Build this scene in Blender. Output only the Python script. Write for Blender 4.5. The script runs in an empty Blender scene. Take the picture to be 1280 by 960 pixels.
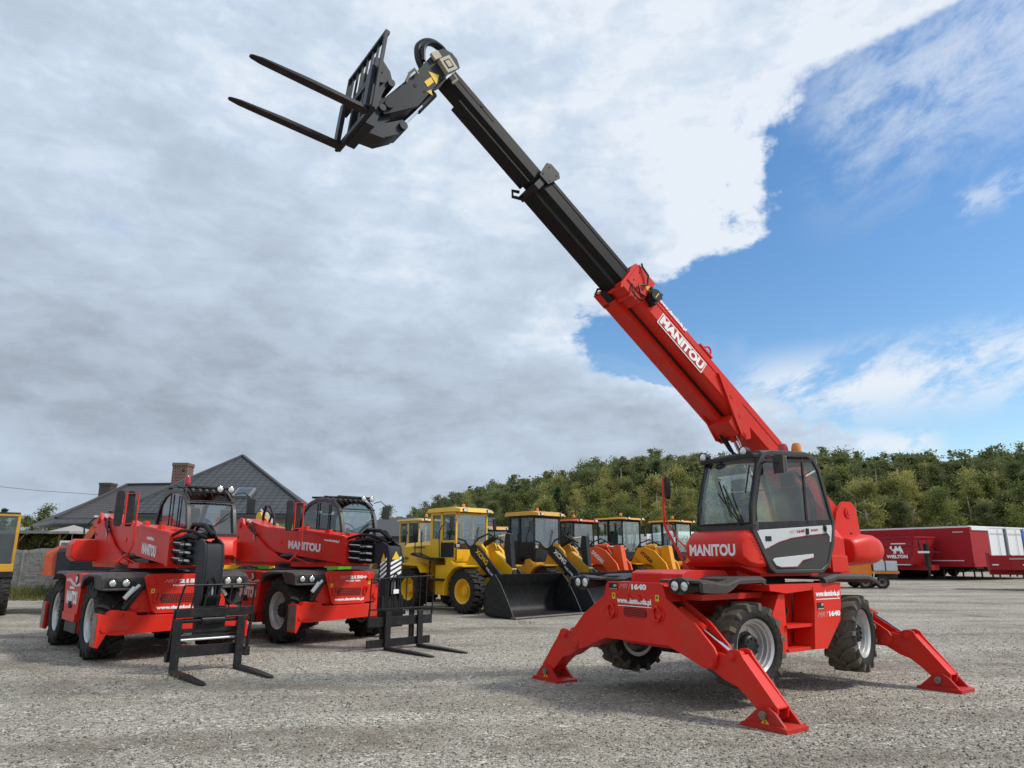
import bpy, bmesh, math, random
import numpy as np
from mathutils import Matrix, Vector
random.seed(7)
R=math.radians
scene=bpy.context.scene
COL=scene.collection
# ------------------------------------------------------------------ camera constants
FPX=893.0; CAMH=1.7; PITCH=R(13.634)
def pix_dir(px,py):
    x=(px-640)/FPX; v=-(py-480)/FPX
    s,c=math.sin(PITCH),math.cos(PITCH)
    return Vector((x,c-v*s,s+v*c))
# ------------------------------------------------------------------ mesh builder
class MB:
    def __init__(s,M=None):
        s.v=[];s.f=[];s.m=[];s.mats=[];s.M=M or Matrix();s.cur=0;s.sm=[]
        s.smooth=True
    def mat(s,m):
        if m not in s.mats: s.mats.append(m)
        s.cur=s.mats.index(m); return s
    def add(s,vs,fs):
        b=len(s.v)
        for p in vs: s.v.append(tuple(s.M@Vector(p)))
        for f in fs: s.f.append(tuple(b+i for i in f)); s.m.append(s.cur)
        return s
    def box(s,x0,x1,y0,y1,z0,z1,Mx=None):
        vs=[(x,y,z) for x in (x0,x1) for y in (y0,y1) for z in (z0,z1)]
        if Mx is not None: vs=[tuple(Mx@Vector(p)) for p in vs]
        return s.add(vs,[(0,1,3,2),(4,6,7,5),(0,4,5,1),(2,3,7,6),(0,2,6,4),(1,5,7,3)])
    def prism(s,pts,ax,a0,a1):
        """pts 2d polygon; ax='y': pts are (x,z); ax='x': pts are (y,z); ax='z': pts are (x,y)"""
        def P(p,a):
            return {'y':(p[0],a,p[1]),'x':(a,p[0],p[1]),'z':(p[0],p[1],a)}[ax]
        n=len(pts); vs=[P(p,a0) for p in pts]+[P(p,a1) for p in pts]
        fs=[tuple(range(n)),tuple(range(2*n-1,n-1,-1))]+[(i,i+n,(i+1)%n+n,(i+1)%n) for i in range(n)]
        return s.add(vs,fs)
    def ring(s,outer,inner,ax,a0,a1):
        def P(p,a):
            return {'y':(p[0],a,p[1]),'x':(a,p[0],p[1]),'z':(p[0],p[1],a)}[ax]
        n=len(outer)
        vs=[P(p,a0) for p in outer]+[P(p,a0) for p in inner]+[P(p,a1) for p in outer]+[P(p,a1) for p in inner]
        fs=[]
        for i in range(n):
            j=(i+1)%n
            fs+= [(i,j,n+j,n+i),(2*n+i,3*n+i,3*n+j,2*n+j),(i,2*n+i,2*n+j,j),(n+i,n+j,3*n+j,3*n+i)]
        return s.add(vs,fs)
    def cyl(s,p0,p1,r0,r1=None,n=16,cap=True):
        r1=r0 if r1 is None else r1
        a=Vector(p0);b=Vector(p1);d=(b-a).normalized()
        x=d.orthogonal().normalized();y=d.cross(x)
        vs=[];
        for c,r in ((a,r0),(b,r1)):
            for i in range(n):
                t=2*math.pi*i/n; vs.append(tuple(c+x*math.cos(t)*r+y*math.sin(t)*r))
        fs=[(i,(i+1)%n,n+(i+1)%n,n+i) for i in range(n)]
        if cap: fs+=[tuple(range(n-1,-1,-1)),tuple(range(n,2*n))]
        return s.add(vs,fs)
    def tube(s,pts,r,n=8,closed=False):
        P=[Vector(p) for p in pts]; m=len(P); vs=[]; up=None
        for i,p in enumerate(P):
            if closed: d=(P[(i+1)%m]-P[i-1]).normalized()
            else: d=(P[min(i+1,m-1)]-P[max(i-1,0)]).normalized()
            if up is None: up=d.orthogonal().normalized()
            x=(up-d*up.dot(d)); x=x.normalized() if x.length>1e-6 else d.orthogonal().normalized()
            up=x; y=d.cross(x)
            for k in range(n):
                t=2*math.pi*k/n; vs.append(tuple(p+x*math.cos(t)*r+y*math.sin(t)*r))
        fs=[]
        for i in range(m if closed else m-1):
            j=(i+1)%m
            fs+=[(i*n+k,i*n+(k+1)%n,j*n+(k+1)%n,j*n+k) for k in range(n)]
        if not closed: fs+=[tuple(range(n-1,-1,-1)),tuple(range((m-1)*n,m*n))]
        return s.add(vs,fs)
    def bar(s,p0,p1,w,h,up=(0,0,1)):
        a=Vector(p0);b=Vector(p1);d=(b-a).normalized();u=Vector(up)
        x=d.cross(u).normalized();y=x.cross(d)
        vs=[]
        for c in (a,b):
            for sx,sy in ((-1,-1),(1,-1),(1,1),(-1,1)): vs.append(tuple(c+x*sx*w/2+y*sy*h/2))
        return s.add(vs,[(0,3,2,1),(4,5,6,7),(0,1,5,4),(1,2,6,5),(2,3,7,6),(3,0,4,7)])
    def lathe(s,c,prof,n=32,axis='y'):
        """prof list of (a along axis, r)"""
        vs=[];m=len(prof)
        for i in range(n):
            t=2*math.pi*i/n
            for a,r in prof:
                if axis=='y': q=(c[0]+r*math.cos(t),c[1]+a,c[2]+r*math.sin(t))
                elif axis=='x': q=(c[0]+a,c[1]+r*math.cos(t),c[2]+r*math.sin(t))
                else: q=(c[0]+r*math.cos(t),c[1]+r*math.sin(t),c[2]+a)
                vs.append(q)
        fs=[]
        for i in range(n):
            j=(i+1)%n
            for k in range(m-1): fs.append((i*m+k,i*m+k+1,j*m+k+1,j*m+k))
        return s.add(vs,fs)
    def ball(s,c,rx,ry,rz,n=12,m=8):
        vs=[];fs=[]
        for j in range(m+1):
            p=math.pi*j/m
            for i in range(n):
                t=2*math.pi*i/n
                vs.append((c[0]+rx*math.sin(p)*math.cos(t),c[1]+ry*math.sin(p)*math.sin(t),c[2]+rz*math.cos(p)))
        for j in range(m):
            for i in range(n):
                fs.append((j*n+i,j*n+(i+1)%n,(j+1)*n+(i+1)%n,(j+1)*n+i))
        return s.add(vs,fs)
    def loft(s,secs,cap=True):
        n=len(secs[0]);vs=[p for q in secs for p in q];fs=[]
        for i in range(len(secs)-1):
            for k in range(n): fs.append((i*n+k,i*n+(k+1)%n,(i+1)*n+(k+1)%n,(i+1)*n+k))
        if cap: fs+=[tuple(range(n-1,-1,-1)),tuple(range((len(secs)-1)*n,len(secs)*n))]
        return s.add(vs,fs)
    def build(s,name,mat=None,parent=None,bevel=0,sharp=35,recalc=True,**tags):
        me=bpy.data.meshes.new(name)
        me.from_pydata(s.v,[],s.f)
        ms=s.mats if s.mats else [mat]
        for q in ms: me.materials.append(q)
        if s.mats: me.polygons.foreach_set('material_index',s.m)
        if recalc:
            bm=bmesh.new(); bm.from_mesh(me); bmesh.ops.recalc_face_normals(bm,faces=bm.faces); bm.to_mesh(me); bm.free()
        if sharp is not None:
            me.polygons.foreach_set('use_smooth',[True]*len(me.polygons))
            me.set_sharp_from_angle(angle=R(sharp))
        o=bpy.data.objects.new(name,me); COL.objects.link(o)
        if parent: o.parent=parent
        if bevel:
            b=o.modifiers.new('bevel','BEVEL'); b.width=bevel; b.segments=2; b.limit_method='ANGLE'; b.angle_limit=R(35)
            b.harden_normals=True
        for k,q in tags.items(): o[k]=q
        return o
def thing(name,label,cat,loc=(0,0,0),heading=0,group=None):
    o=bpy.data.objects.new(name,None); COL.objects.link(o); o.empty_display_size=.3
    o.location=loc; o.rotation_euler=(0,0,R(heading)); o['label']=label; o['category']=cat
    if group: o['group']=group
    return o
def tag(o,label,cat,group=None):
    o['label']=label;o['category']=cat
    if group: o['group']=group
    return o
# ------------------------------------------------------------------ text geometry
_tc={}
def text_geo(t,bold=0.0):
    k=(t,bold)
    if k in _tc: return _tc[k]
    cu=bpy.data.curves.new('t','FONT'); cu.body=t; cu.size=1; cu.offset=bold; cu.resolution_u=3
    ob=bpy.data.objects.new('t',cu); COL.objects.link(ob)
    dg=bpy.context.evaluated_depsgraph_get(); me=bpy.data.meshes.new_from_object(ob.evaluated_get(dg))
    vs=[(v.co.x,v.co.y) for v in me.vertices]; fs=[tuple(p.vertices) for p in me.polygons]
    bpy.data.objects.remove(ob); bpy.data.meshes.remove(me)
    x0=min(v[0] for v in vs);x1=max(v[0] for v in vs);y0=min(v[1] for v in vs);y1=max(v[1] for v in vs)
    vs=[((x-x0)/(x1-x0),(y-y0)/(y1-y0)) for x,y in vs]
    _tc[k]=(vs,fs); return _tc[k]
def put_text(mb,t,o,right,up,bold=.02,shear=0.0,lift=.004):
    """text filling the parallelogram from corner o with edge vectors right and up"""
    vs,fs=text_geo(t,bold); o=Vector(o);r=Vector(right);u=Vector(up);n=r.cross(u).normalized()*lift
    mb.add([tuple(o+n+r*(x+shear*y)+u*y) for x,y in vs],fs)
# ------------------------------------------------------------------ materials
def newmat(name):
    m=bpy.data.materials.new(name); m.use_nodes=True; nt=m.node_tree; return m,nt,nt.nodes['Principled BSDF']
def mat(name,col,rough=.5,metal=0,coat=0,var=.12,scale=3,bump=0,bscale=60,spec=.5,dirt=None,dirt_amt=.0,emit=None):
    m,nt,b=newmat(name); L=nt.links
    b.inputs['Metallic'].default_value=metal; b.inputs['Coat Weight'].default_value=coat; b.inputs['Coat Roughness'].default_value=.08
    b.inputs['Specular IOR Level'].default_value=spec
    tc=nt.nodes.new('ShaderNodeTexCoord')
    n=nt.nodes.new('ShaderNodeTexNoise'); n.inputs['Scale'].default_value=scale; n.inputs['Detail'].default_value=6; n.inputs['Roughness'].default_value=.65
    L.new(tc.outputs['Object'],n.inputs['Vector'])
    mr=nt.nodes.new('ShaderNodeMapRange'); mr.inputs['From Min'].default_value=.3; mr.inputs['From Max'].default_value=.7
    mr.inputs['To Min'].default_value=1-var; mr.inputs['To Max'].default_value=1+var
    L.new(n.outputs['Fac'],mr.inputs['Value'])
    mx=nt.nodes.new('ShaderNodeVectorMath'); mx.operation='SCALE'; mx.inputs[0].default_value=col[:3]
    L.new(mr.outputs[0],mx.inputs['Scale'])
    outc=mx.outputs[0]
    if dirt:
        n2=nt.nodes.new('ShaderNodeTexNoise'); n2.inputs['Scale'].default_value=scale*2.7; n2.inputs['Detail'].default_value=8; n2.inputs['Roughness'].default_value=.7
        L.new(tc.outputs['Object'],n2.inputs['Vector'])
        r2=nt.nodes.new('ShaderNodeMapRange'); r2.inputs['From Min'].default_value=.48; r2.inputs['From Max'].default_value=.75; r2.inputs['To Max'].default_value=dirt_amt
        L.new(n2.outputs['Fac'],r2.inputs['Value'])
        mc=nt.nodes.new('ShaderNodeMix'); mc.data_type='RGBA'; L.new(r2.outputs[0],mc.inputs['Factor']); L.new(outc,mc.inputs['A']); mc.inputs['B'].default_value=(*dirt,1)
        outc=mc.outputs['Result']
    L.new(outc,b.inputs['Base Color'])
    rr=nt.nodes.new('ShaderNodeMapRange'); rr.inputs['To Min'].default_value=max(0,rough-.08); rr.inputs['To Max'].default_value=min(1,rough+.1)
    L.new(n.outputs['Fac'],rr.inputs['Value']); L.new(rr.outputs[0],b.inputs['Roughness'])
    if bump:
        nb=nt.nodes.new('ShaderNodeTexNoise'); nb.inputs['Scale'].default_value=bscale; nb.inputs['Detail'].default_value=4
        L.new(tc.outputs['Object'],nb.inputs['Vector'])
        bp=nt.nodes.new('ShaderNodeBump'); bp.inputs['Strength'].default_value=bump; bp.inputs['Distance'].default_value=.01
        L.new(nb.outputs['Fac'],bp.inputs['Height']); L.new(bp.outputs[0],b.inputs['Normal'])
    return m
def glass(name,tint,refl=1.0,ior=1.85):
    m=bpy.data.materials.new(name); m.use_nodes=True; nt=m.node_tree; nt.nodes.clear(); L=nt.links
    o=nt.nodes.new('ShaderNodeOutputMaterial'); t=nt.nodes.new('ShaderNodeBsdfTransparent'); g=nt.nodes.new('ShaderNodeBsdfGlossy')
    t.inputs['Color'].default_value=(*tint,1); g.inputs['Roughness'].default_value=.03; g.inputs['Color'].default_value=(refl,refl,refl,1)
    lw=nt.nodes.new('ShaderNodeLayerWeight'); lw.inputs['Blend'].default_value=.5; f0=((ior-1)/(ior+1))**2
    pw=nt.nodes.new('ShaderNodeMath'); pw.operation='POWER'; L.new(lw.outputs['Facing'],pw.inputs[0]); pw.inputs[1].default_value=5
    fr=nt.nodes.new('ShaderNodeMath'); fr.operation='MULTIPLY_ADD'; L.new(pw.outputs[0],fr.inputs[0]); fr.inputs[1].default_value=1-f0; fr.inputs[2].default_value=f0
    mx=nt.nodes.new('ShaderNodeMixShader'); L.new(fr.outputs[0],mx.inputs[0]); L.new(t.outputs[0],mx.inputs[1]); L.new(g.outputs[0],mx.inputs[2]); L.new(mx.outputs[0],o.inputs[0])
    return m
DUST=(.30,.27,.23)
RED=mat('red_paint',(.68,.022,.010),.42,spec=.3,coat=.06,var=.10,scale=1.1,dirt=(.34,.10,.065),dirt_amt=.38,bump=.03,bscale=25)
REDW=mat('red_paint_worn',(.50,.02,.012),.45,spec=.3,coat=.05,var=.12,scale=2,dirt=(.25,.10,.07),dirt_amt=.45,bump=.05,bscale=20)
DRED=mat('dark_red_trailer_paint',(.36,.010,.016),.5,spec=.3,var=.1,scale=.7,dirt=(.3,.08,.08),dirt_amt=.25)
GREY=mat('warm_grey_plastic',(.050,.045,.042),.55,spec=.35,var=.1,bump=.08,bscale=90,dirt=DUST,dirt_amt=.15)
CABG=mat('grey_cab_paint',(.044,.041,.039),.45,spec=.35,var=.06,coat=.1)
BLACK=mat('black_paint',(.011,.012,.013),.42,spec=.35,var=.2,dirt=(.10,.09,.08),dirt_amt=.3,bump=.05,bscale=30)
BOOMK=mat('black_boom_paint',(.007,.007,.007),.45,spec=.22,var=.3,scale=5,coat=.0,dirt=(.05,.045,.035),dirt_amt=.22)
ANTH=mat('anthracite_paint',(.019,.022,.028),.5,spec=.28,var=.12,dirt=(.07,.065,.06),dirt_amt=.2)
DKIN=mat('dark_interior',(.012,.012,.013),.75,var=.2)
SEAT=mat('seat_fabric',(.07,.07,.075),.9,var=.2)
TYRE=mat('tyre_rubber',(.020,.019,.018),.78,var=.25,scale=8,dirt=(.13,.115,.085),dirt_amt=.35,bump=.3,bscale=40,spec=.3)
TYRED=mat('dusty_tyre_tread',(.12,.108,.084),.9,var=.3,scale=9,dirt=(.20,.18,.13),dirt_amt=.7,bump=.4,bscale=50,spec=.2)
RIMS=mat('silver_rim',(.56,.56,.55),.38,metal=.55,var=.1,scale=6,dirt=(.3,.28,.25),dirt_amt=.3)
CHROME=mat('chrome_rod',(.8,.8,.82),.1,metal=1,var=.03)
STEEL=mat('worn_steel',(.28,.25,.22),.45,metal=.7,var=.25,scale=7,dirt=(.12,.08,.05),dirt_amt=.5)
WHITE=mat('white_lettering',(.88,.88,.87),.5,var=.03)
LRED=mat('outline_lettering',(.72,.30,.28),.5,var=.03)
SILV=mat('silver_panel',(.60,.62,.63),.35,metal=.2,var=.04)
YELL=mat('yellow_sticker',(.8,.5,.03),.5,var=.05)
AMB=mat('amber_lens',(.75,.22,.01),.2,var=.05,coat=.6)
RLENS=mat('red_lens',(.42,.008,.02),.2,var=.05,coat=.6)
LENS=mat('lamp_lens',(.75,.76,.74),.12,metal=.6,var=.15,scale=30,coat=.8)
TAN=mat('tan_box_paint',(.42,.38,.28),.5,var=.1)
XY=mat('yellow_machine_paint',(.82,.46,.008),.38,coat=.15,var=.08,dirt=(.35,.24,.08),dirt_amt=.3,scale=1.5)
XY2=mat('ochre_machine_paint',(.60,.31,.022),.45,var=.1,dirt=(.3,.22,.1),dirt_amt=.4)
HY=mat('amber_machine_paint',(.78,.34,.006),.4,coat=.1,var=.07)
ORA=mat('orange_machine_paint',(.72,.09,.012),.4,var=.08,dirt=(.35,.15,.08),dirt_amt=.35)
RUST=mat('faded_orange_paint',(.45,.07,.025),.6,var=.2,dirt=(.25,.12,.07),dirt_amt=.6)
GREEN=mat('bright_green_paint',(.08,.33,.02),.4,var=.07)
CREAM=mat('pale_yellow_paint',(.70,.46,.14),.5,var=.06)
WPAINT=mat('white_truck_paint',(.78,.78,.78),.4,var=.04,coat=.2)
ALU=mat('aluminium_sheet',(.55,.57,.6),.4,metal=.5,var=.08)
BLUE=mat('blue_trim',(.02,.07,.42),.4,var=.05)
NAVY=mat('navy_trim',(.03,.05,.08),.4,var=.05)
GL=glass('windscreen_glass',(.84,.90,.88),1,2.1); GLD=glass('dark_tinted_glass',(.60,.66,.64),.95,1.7); GLT=glass('pale_glass',(.88,.94,.93))
HATCH=WHITE
# ------------------------------------------------------------------ common pieces
def make_wheel(parent,c,side,Rt,Wt,Rr,rim_mat,tread_mat=None,lugs=17,lug_h=.035,hub=BLACK,steer=0.0,block=False):
    """side=+1 outer face towards +y. parts: wheel(hub) > tyre, rim"""
    M=Matrix.Translation(c)@Matrix.Rotation(steer,4,'Z')@Matrix.Scale(side,4,(0,1,0))
    h=MB(M); h.lathe((0,0,0),[(-Wt*.3,Rr*.55),(Wt*.05,Rr*.55),(Wt*.08,Rr*.42),(Wt*.26,Rr*.40),(Wt*.30,Rr*.34),(Wt*.30,0.001)],24)
    for i in range(8):
        t=i*math.pi/4; h.cyl((Rr*.3*math.cos(t),Wt*.3,Rr*.3*math.sin(t)),(Rr*.3*math.cos(t),Wt*.33,Rr*.3*math.sin(t)),.016,n=6)
    hb=h.build('wheel',hub,parent)
    t=MB(M); t.mat(TYRE)
    W=Wt/2; r=Rt-lug_h
    t.lathe((0,0,0),[(W*.78,Rr*1.02),(W*.95,Rr*1.12),(W*1.02,Rr+(r-Rr)*.45),(W*.98,Rr+(r-Rr)*.8),(W*.88,r*.985),(W*.86,r*.97),(-W*.86,r*.97),(-W*.88,r*.985),(-W*.98,Rr+(r-Rr)*.8),(-W*1.02,Rr+(r-Rr)*.45),(-W*.95,Rr*1.12),(-W*.78,Rr*1.02)],48)
    t.mat(tread_mat or TYRE); t.lathe((0,0,0),[(W*.88,r*.985),(W*.45,r),(-W*.45,r),(-W*.88,r*.985)],48)
    def surf(a,w,rr): return (rr*math.cos(a),w,rr*math.sin(a))
    dt=2*math.pi/lugs
    for sgn in (1,-1):
        for i in range(lugs):
            a0=dt*(i+(.5 if sgn>0 else 0))
            hw=dt*(.17 if not block else .30)
            secs=[]
            for f,w in ((-.06,-.10),(.30,.35),(.42,.78),(.44,1.0),(.45,1.06)):
                a=a0+dt*f*(1.5 if not block else .5)
                if w<=.8: ri,ro=r*.97,Rt
                elif w<=1.0: ri,ro=r*.93,Rt*.985
                else: ri,ro=Rr+(r-Rr)*.62,Rr+(r-Rr)*.70
                ww=W*w*sgn
                secs.append([surf(a-hw,ww*.98,ri),surf(a-hw*.75,ww,ro),surf(a+hw*.75,ww,ro),surf(a+hw,ww*.98,ri)])
            t.loft(secs)
    t.build('tyre',None,hb,sharp=30)
    q=MB(M)
    q.lathe((0,0,0),[(-W*.7,Rr*1.03),(-W*.7,Rr*.85),(-W*.1,Rr*.80),(W*.0,Rr*.5),(W*.1,Rr*.5),(W*.12,Rr*.74),(W*.32,Rr*.80),(W*.34,Rr*.84),(W*.58,Rr*.86),(W*.60,Rr*.92),(W*.76,Rr*.95),(W*.86,Rr*1.05),(W*.82,Rr*1.06),(W*.7,Rr*1.02)],40)
    for i in range(10):
        a=i*math.pi/5; q.cyl((Rr*.6*math.cos(a),W*.1,Rr*.6*math.sin(a)),(Rr*.6*math.cos(a),W*.16,Rr*.6*math.sin(a)),.018,n=6)
    q.build('rim',rim_mat,hb)
    return hb
def make_seat(parent,x,y,z,extra=True):
    s=MB(); s.box(x-.22,x+.26,y-.24,y+.24,z,z+.14); s.box(x-.32,x-.18,y-.22,y+.22,z+.14,z+.78); s.box(x-.30,x-.2,y-.13,y+.13,z+.82,z+1.02)
    s.box(x-.15,x+.2,y-.34,y-.27,z+.2,z+.27); s.box(x-.15,x+.2,y+.27,y+.34,z+.2,z+.27)
    s.build('seat',SEAT,parent,bevel=.03)
    w=MB(); c=Vector((x+.62,y,z+.34)); 
    w.tube([tuple(c+Vector((math.cos(t)*.1,math.sin(t)*.19,math.cos(t)*-.14))) for t in [k*math.pi/8 for k in range(16)]],.014,6,True)
    w.bar(tuple(c),tuple(c+Vector((.22,0,-.5))),.07,.07); w.bar((c.x,c.y-.17,c.z),(c.x,c.y+.17,c.z),.03,.02)
    w.build('steering_wheel',DKIN,parent)
def fork(mb,x,y,z,L=1.2,w=.12,t=.045,hs=.75,tilt=0.0):
    """fork heel at (x,y,z), blade forward +x, shank up"""
    M=Matrix.Translation((x,y,z))@Matrix.Rotation(-tilt,4,'Y')
    def T(p): return tuple(M@Vector(p))
    h=w/2
    secs=[[T((a,-b,0)),T((a,b,0)),T((a,b,c)),T((a,-b,c))] for a,b,c in ((-.045,h,t),(L*.5,h,t*.9),(L*.9,h*.9,t*.45),(L*.98,h*.6,t*.3),(L,h*.3,t*.25))]
    mb.loft(secs)
    vs=[(-.05,-h,.001),(0,-h,.001),(0,h,.001),(-.05,h,.001)]
    mb.loft([[T(p) for p in vs],[T((p[0],p[1],hs)) for p in vs]])

def lettering(parent,items,M=None,name='lettering'):
    """items: (material, text, o, right, up, bold, shear, lift) each becomes a part of its own"""
    for it in items:
        m,t,o,r,u=it[:5]; bold=it[5] if len(it)>5 else .05; sh=it[6] if len(it)>6 else 0; lf=it[7] if len(it)>7 else .004
        l=MB(M); l.mat(m); put_text(l,t,o,r,u,bold,sh,lf); l.build(name,None,parent,sharp=None,recalc=False)
def multi(name,parent,m,tubes,M=None):
    for pts,r in tubes:
        q=MB(M); q.tube(pts,r,8); q.build(name,m,parent)
# ------------------------------------------------------------------ raised telehandler (right)
def hero():
    t=thing('telescopic_handler','red rotating telehandler on spread stabilisers with its long boom raised high','telehandler',(3.174,10.514,0),-144.65)
    # chassis ------------------------------------------------
    b=MB(); b.mat(RED)
    b.box(-1.75,1.78,-.42,.42,.62,1.28)                      # main frame
    b.box(-.25,.45,-.55,.55,1.2,1.36)
    b.prism([(1.15,1.28),(1.80,1.28),(1.80,1.50),(1.70,1.54),(1.0,1.54),(.9,1.45)],'y',-.25,.62)   # front hood
    # louvres on hood front
    for k in range(6): b.box(1.80,1.806,-.20,.30,1.43+k*.015,1.437+k*.015)
    b.box(.3,1.75,-.86,-.42,1.20,1.27); b.box(.55,1.75,.42,.86,1.20,1.27)  # fender brackets
    b.prism([(.5,.7),(1.75,1.15),(1.75,1.25),(.5,1.2)],'y',.36,.42)
    b.prism([(.5,.7),(1.75,1.15),(1.75,1.25),(.5,1.2)],'y',-.42,-.36)
    b.mat(DKIN); b.box(-1.3,1.3,-.3,.3,.50,.64)
    b.lathe((0,0,0),[(1.36,.60),(1.36,.66),(1.43,.66),(1.43,.56),(1.50,.56),(1.50,.1)],40,'z')
    for k in range(24):
        a=k*math.pi/12; b.cyl((.61*math.cos(a),.61*math.sin(a),1.43),(.61*math.cos(a),.61*math.sin(a),1.455),.022,n=6)
    b.mat(BLACK); b.cyl((1.147,-.95,.68),(1.147,.95,.68),.10); b.cyl((-1.147,-.95,.68),(-1.147,.95,.68),.10)
    b.ball((1.147,0,.68),.22,.25,.2); b.ball((-1.147,0,.68),.22,.25,.2)
    b.build('chassis',None,t,bevel=.012)
    # side tool box (left)
    b=MB(); b.mat(RED)
    b.prism([(-.06,1.33),(-.70,1.33),(-.68,1.18),(-.62,.90),(-.25,.56),(.02,.57),(-.02,.84),(-.06,1.10)],'y',.86,1.16)   # rear locker
    b.box(-.68,.70,.42,.86,.56,.62)                          # floor of step well
    b.prism([(.02,.56),(.62,.56),(.70,.95),(.55,1.27),(.50,1.27),(.56,.95),(.52,.60),(.02,.60)],'y',.84,.90)
    b.prism([(.50,.56),(.62,.56),(.78,.98),(.60,1.25),(.48,1.25)],'y',.44,1.10)
    b.box(-.06,.52,.80,1.13,.84,.88); b.box(-.06,.52,.78,.82,.60,1.25); b.box(-.1,.52,.82,1.12,.56,.60)
    b.prism([(.84,1.30),(.84,1.37),(-.72,1.37),(-.72,1.29),(-.06,1.29),(.5,1.26)],'y',.6,1.15)
    b.mat(DKIN); b.box(.08,.44,.80,.825,.9,1.22)
    b.tube([(.36,.86,1.24),(.30,.95,1.18),(.28,.98,1.02),(.34,.95,.92),(.40,.86,.98)],.022); b.tube([(.30,.86,1.24),(.24,.93,1.15),(.25,.95,1.0),(.3,.9,.9)],.016)
    b.mat(BLACK); b.box(-.45,-.30,1.02,1.10,1.372,1.40); b.mat(YELL); b.box(-.56,-.47,1.02,1.10,1.372,1.376); b.box(-.66,-.60,1.0,1.1,1.372,1.376)
    cb=b.build('step_locker',None,t,bevel=.008)
    # lettering on the locker; the text reads from +x to -x (left to right seen from the left side)
    l=MB(); l.mat(WHITE); put_text(l,'www.dantdoda.pl',(-.10,1.16,1.185),(-.55,0,0),(0,0,.09),.055); l.box(-.10,-.65,1.161,1.163,1.165,1.175); l.build('lettering',None,cb,sharp=None,recalc=False)
    lettering(cb,[(WHITE,'1640',(-.36,1.16,.95),(-.26,0,0),(0,0,.07),.06),(LRED,'MRT',(-.10,1.16,.95),(-.23,0,0),(0,0,.06),.0,.15)])
    l=MB(); l.mat(DKIN); l.box(-.11,-.26,1.161,1.164,1.04,1.13); l.mat(TAN); l.box(-.20,-.25,1.164,1.166,1.09,1.12); l.box(-.12,-.25,1.164,1.166,1.045,1.06); l.build('data_plate',None,cb)
    # mirrored locker, right side
    b=MB(); b.prism([(.6,1.30),(-.70,1.30),(-.62,.90),(-.40,.56),(.4,.56),(.6,.9)],'y',-1.1,-.42); b.build('fuel_tank',RED,t,bevel=.02)
    # stabiliser frames
    def stab(ux,sg,hasplate):
        # sg=+1 front, -1 rear ; plates at ux and ux-.22*sg
        if hasplate:
            right=[(.46,1.395),(.50,1.36),(.54,1.22),(.96,.965),(1.21,.73),(1.245,.66),(1.23,.58),(1.16,.505),(1.05,.50),(.54,.685)]
        else:
            right=[(.40,1.05),(.54,1.02),(.86,.91),(1.20,.70),(1.24,.64),(1.22,.56),(1.14,.50),(.98,.50),(.50,.62)]
        left=[(-y,z) for y,z in reversed(right)]
        f=MB(); f.mat(RED)
        f.prism(right+left,'x',ux,ux-.03*sg)
        f.prism(right+left,'x',ux-.27*sg,ux-.30*sg)
        # web plates between: underside & top
        def web(a,c,th=.02):
            f.prism([a,c,(c[0],c[1]-th),(a[0],a[1]-th)],'x',ux-.035*sg,ux-.265*sg)
        if hasplate:
            web((-.50,.715),(.50,.715)); web((.52,.71),(1.04,.53)); web((-1.04,.53),(-.52,.71)); web((-.45,1.39),(.45,1.39))
            web((.46,1.38),(.55,1.20)); web((-.55,1.20),(-.46,1.38))
        else:
            web((-.50,.65),(.50,.65)); web((-.4,1.045),(.4,1.045))
        for s in (1,-1):
            f.cyl((ux+.02*sg,s*1.145,.575),(ux-.32*sg,s*1.145,.575),.062,n=20)
            f.cyl((ux+.005*sg,s*1.145,.575),(ux-.305*sg,s*1.145,.575),.078,n=20)
            f.cyl((ux+.004*sg,s*.86,.655),(ux-.01*sg,s*.86,.655),.012,n=8)
        fr=f.build('stabiliser_frame',None,t,bevel=.006)
        for s in (1,-1):
            a=MB(); a.mat(RED)
            arm=[(1.06,.52),(1.10,.66),(1.19,.685),(1.33,.665),(1.38,.72),(1.46,.735),(1.52,.715),(1.56,.65),(1.62,.58),(1.94,.215),(1.92,.11),(1.84,.07),(1.74,.12),(1.48,.345),(1.30,.40),(1.12,.495)]
            arm=[(s*y,z) for y,z in arm]
            a.prism(arm,'x',ux-.045*sg,ux-.075*sg); a.prism(arm,'x',ux-.225*sg,ux-.255*sg)
            def w2(p,q,th=.02): a.prism([(s*p[0],p[1]),(s*q[0],q[1]),(s*q[0],q[1]-th),(s*p[0],p[1]-th)],'x',ux-.07*sg,ux-.23*sg)
            w2((1.50,.68),(1.93,.215)); w2((1.36,.42),(1.84,.09)); w2((1.15,.50),(1.38,.40))
            a.cyl((ux-.03*sg,s*1.42,.655),(ux-.27*sg,s*1.42,.655),.052,n=18); a.cyl((ux-.01*sg,s*1.42,.655),(ux-.29*sg,s*1.42,.655),.034,n=12)
            ar=a.build('stabiliser_arm',None,t,bevel=.006)
            c=MB(); c.mat(CHROME); c.cyl((ux-.15*sg,s*1.36,.67),(ux-.15*sg,s*.95,.90),.024)
            c.mat(RED); c.cyl((ux-.15*sg,s*.97,.89),(ux-.15*sg,s*.62,1.09),.05)
            c.build('cylinder',None,ar)
            p=MB(); p.mat(REDW)
            p.prism([(s*1.52,.0),(s*2.08,.0),(s*2.08,.04),(s*2.02,.055),(s*1.58,.055),(s*1.52,.03)],'x',ux+.035*sg,ux-.335*sg)
            for d in (.0,-.27):
                p.prism([(s*1.56,.05),(s*1.72,.185),(s*1.86,.215),(s*1.93,.17),(s*2.04,.05)],'x',ux+d*sg,ux+(d-.03)*sg)
            p.mat(STEEL); p.cyl((ux+.035*sg,s*1.80,.135),(ux-.34*sg,s*1.80,.135),.042,n=16)
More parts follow.
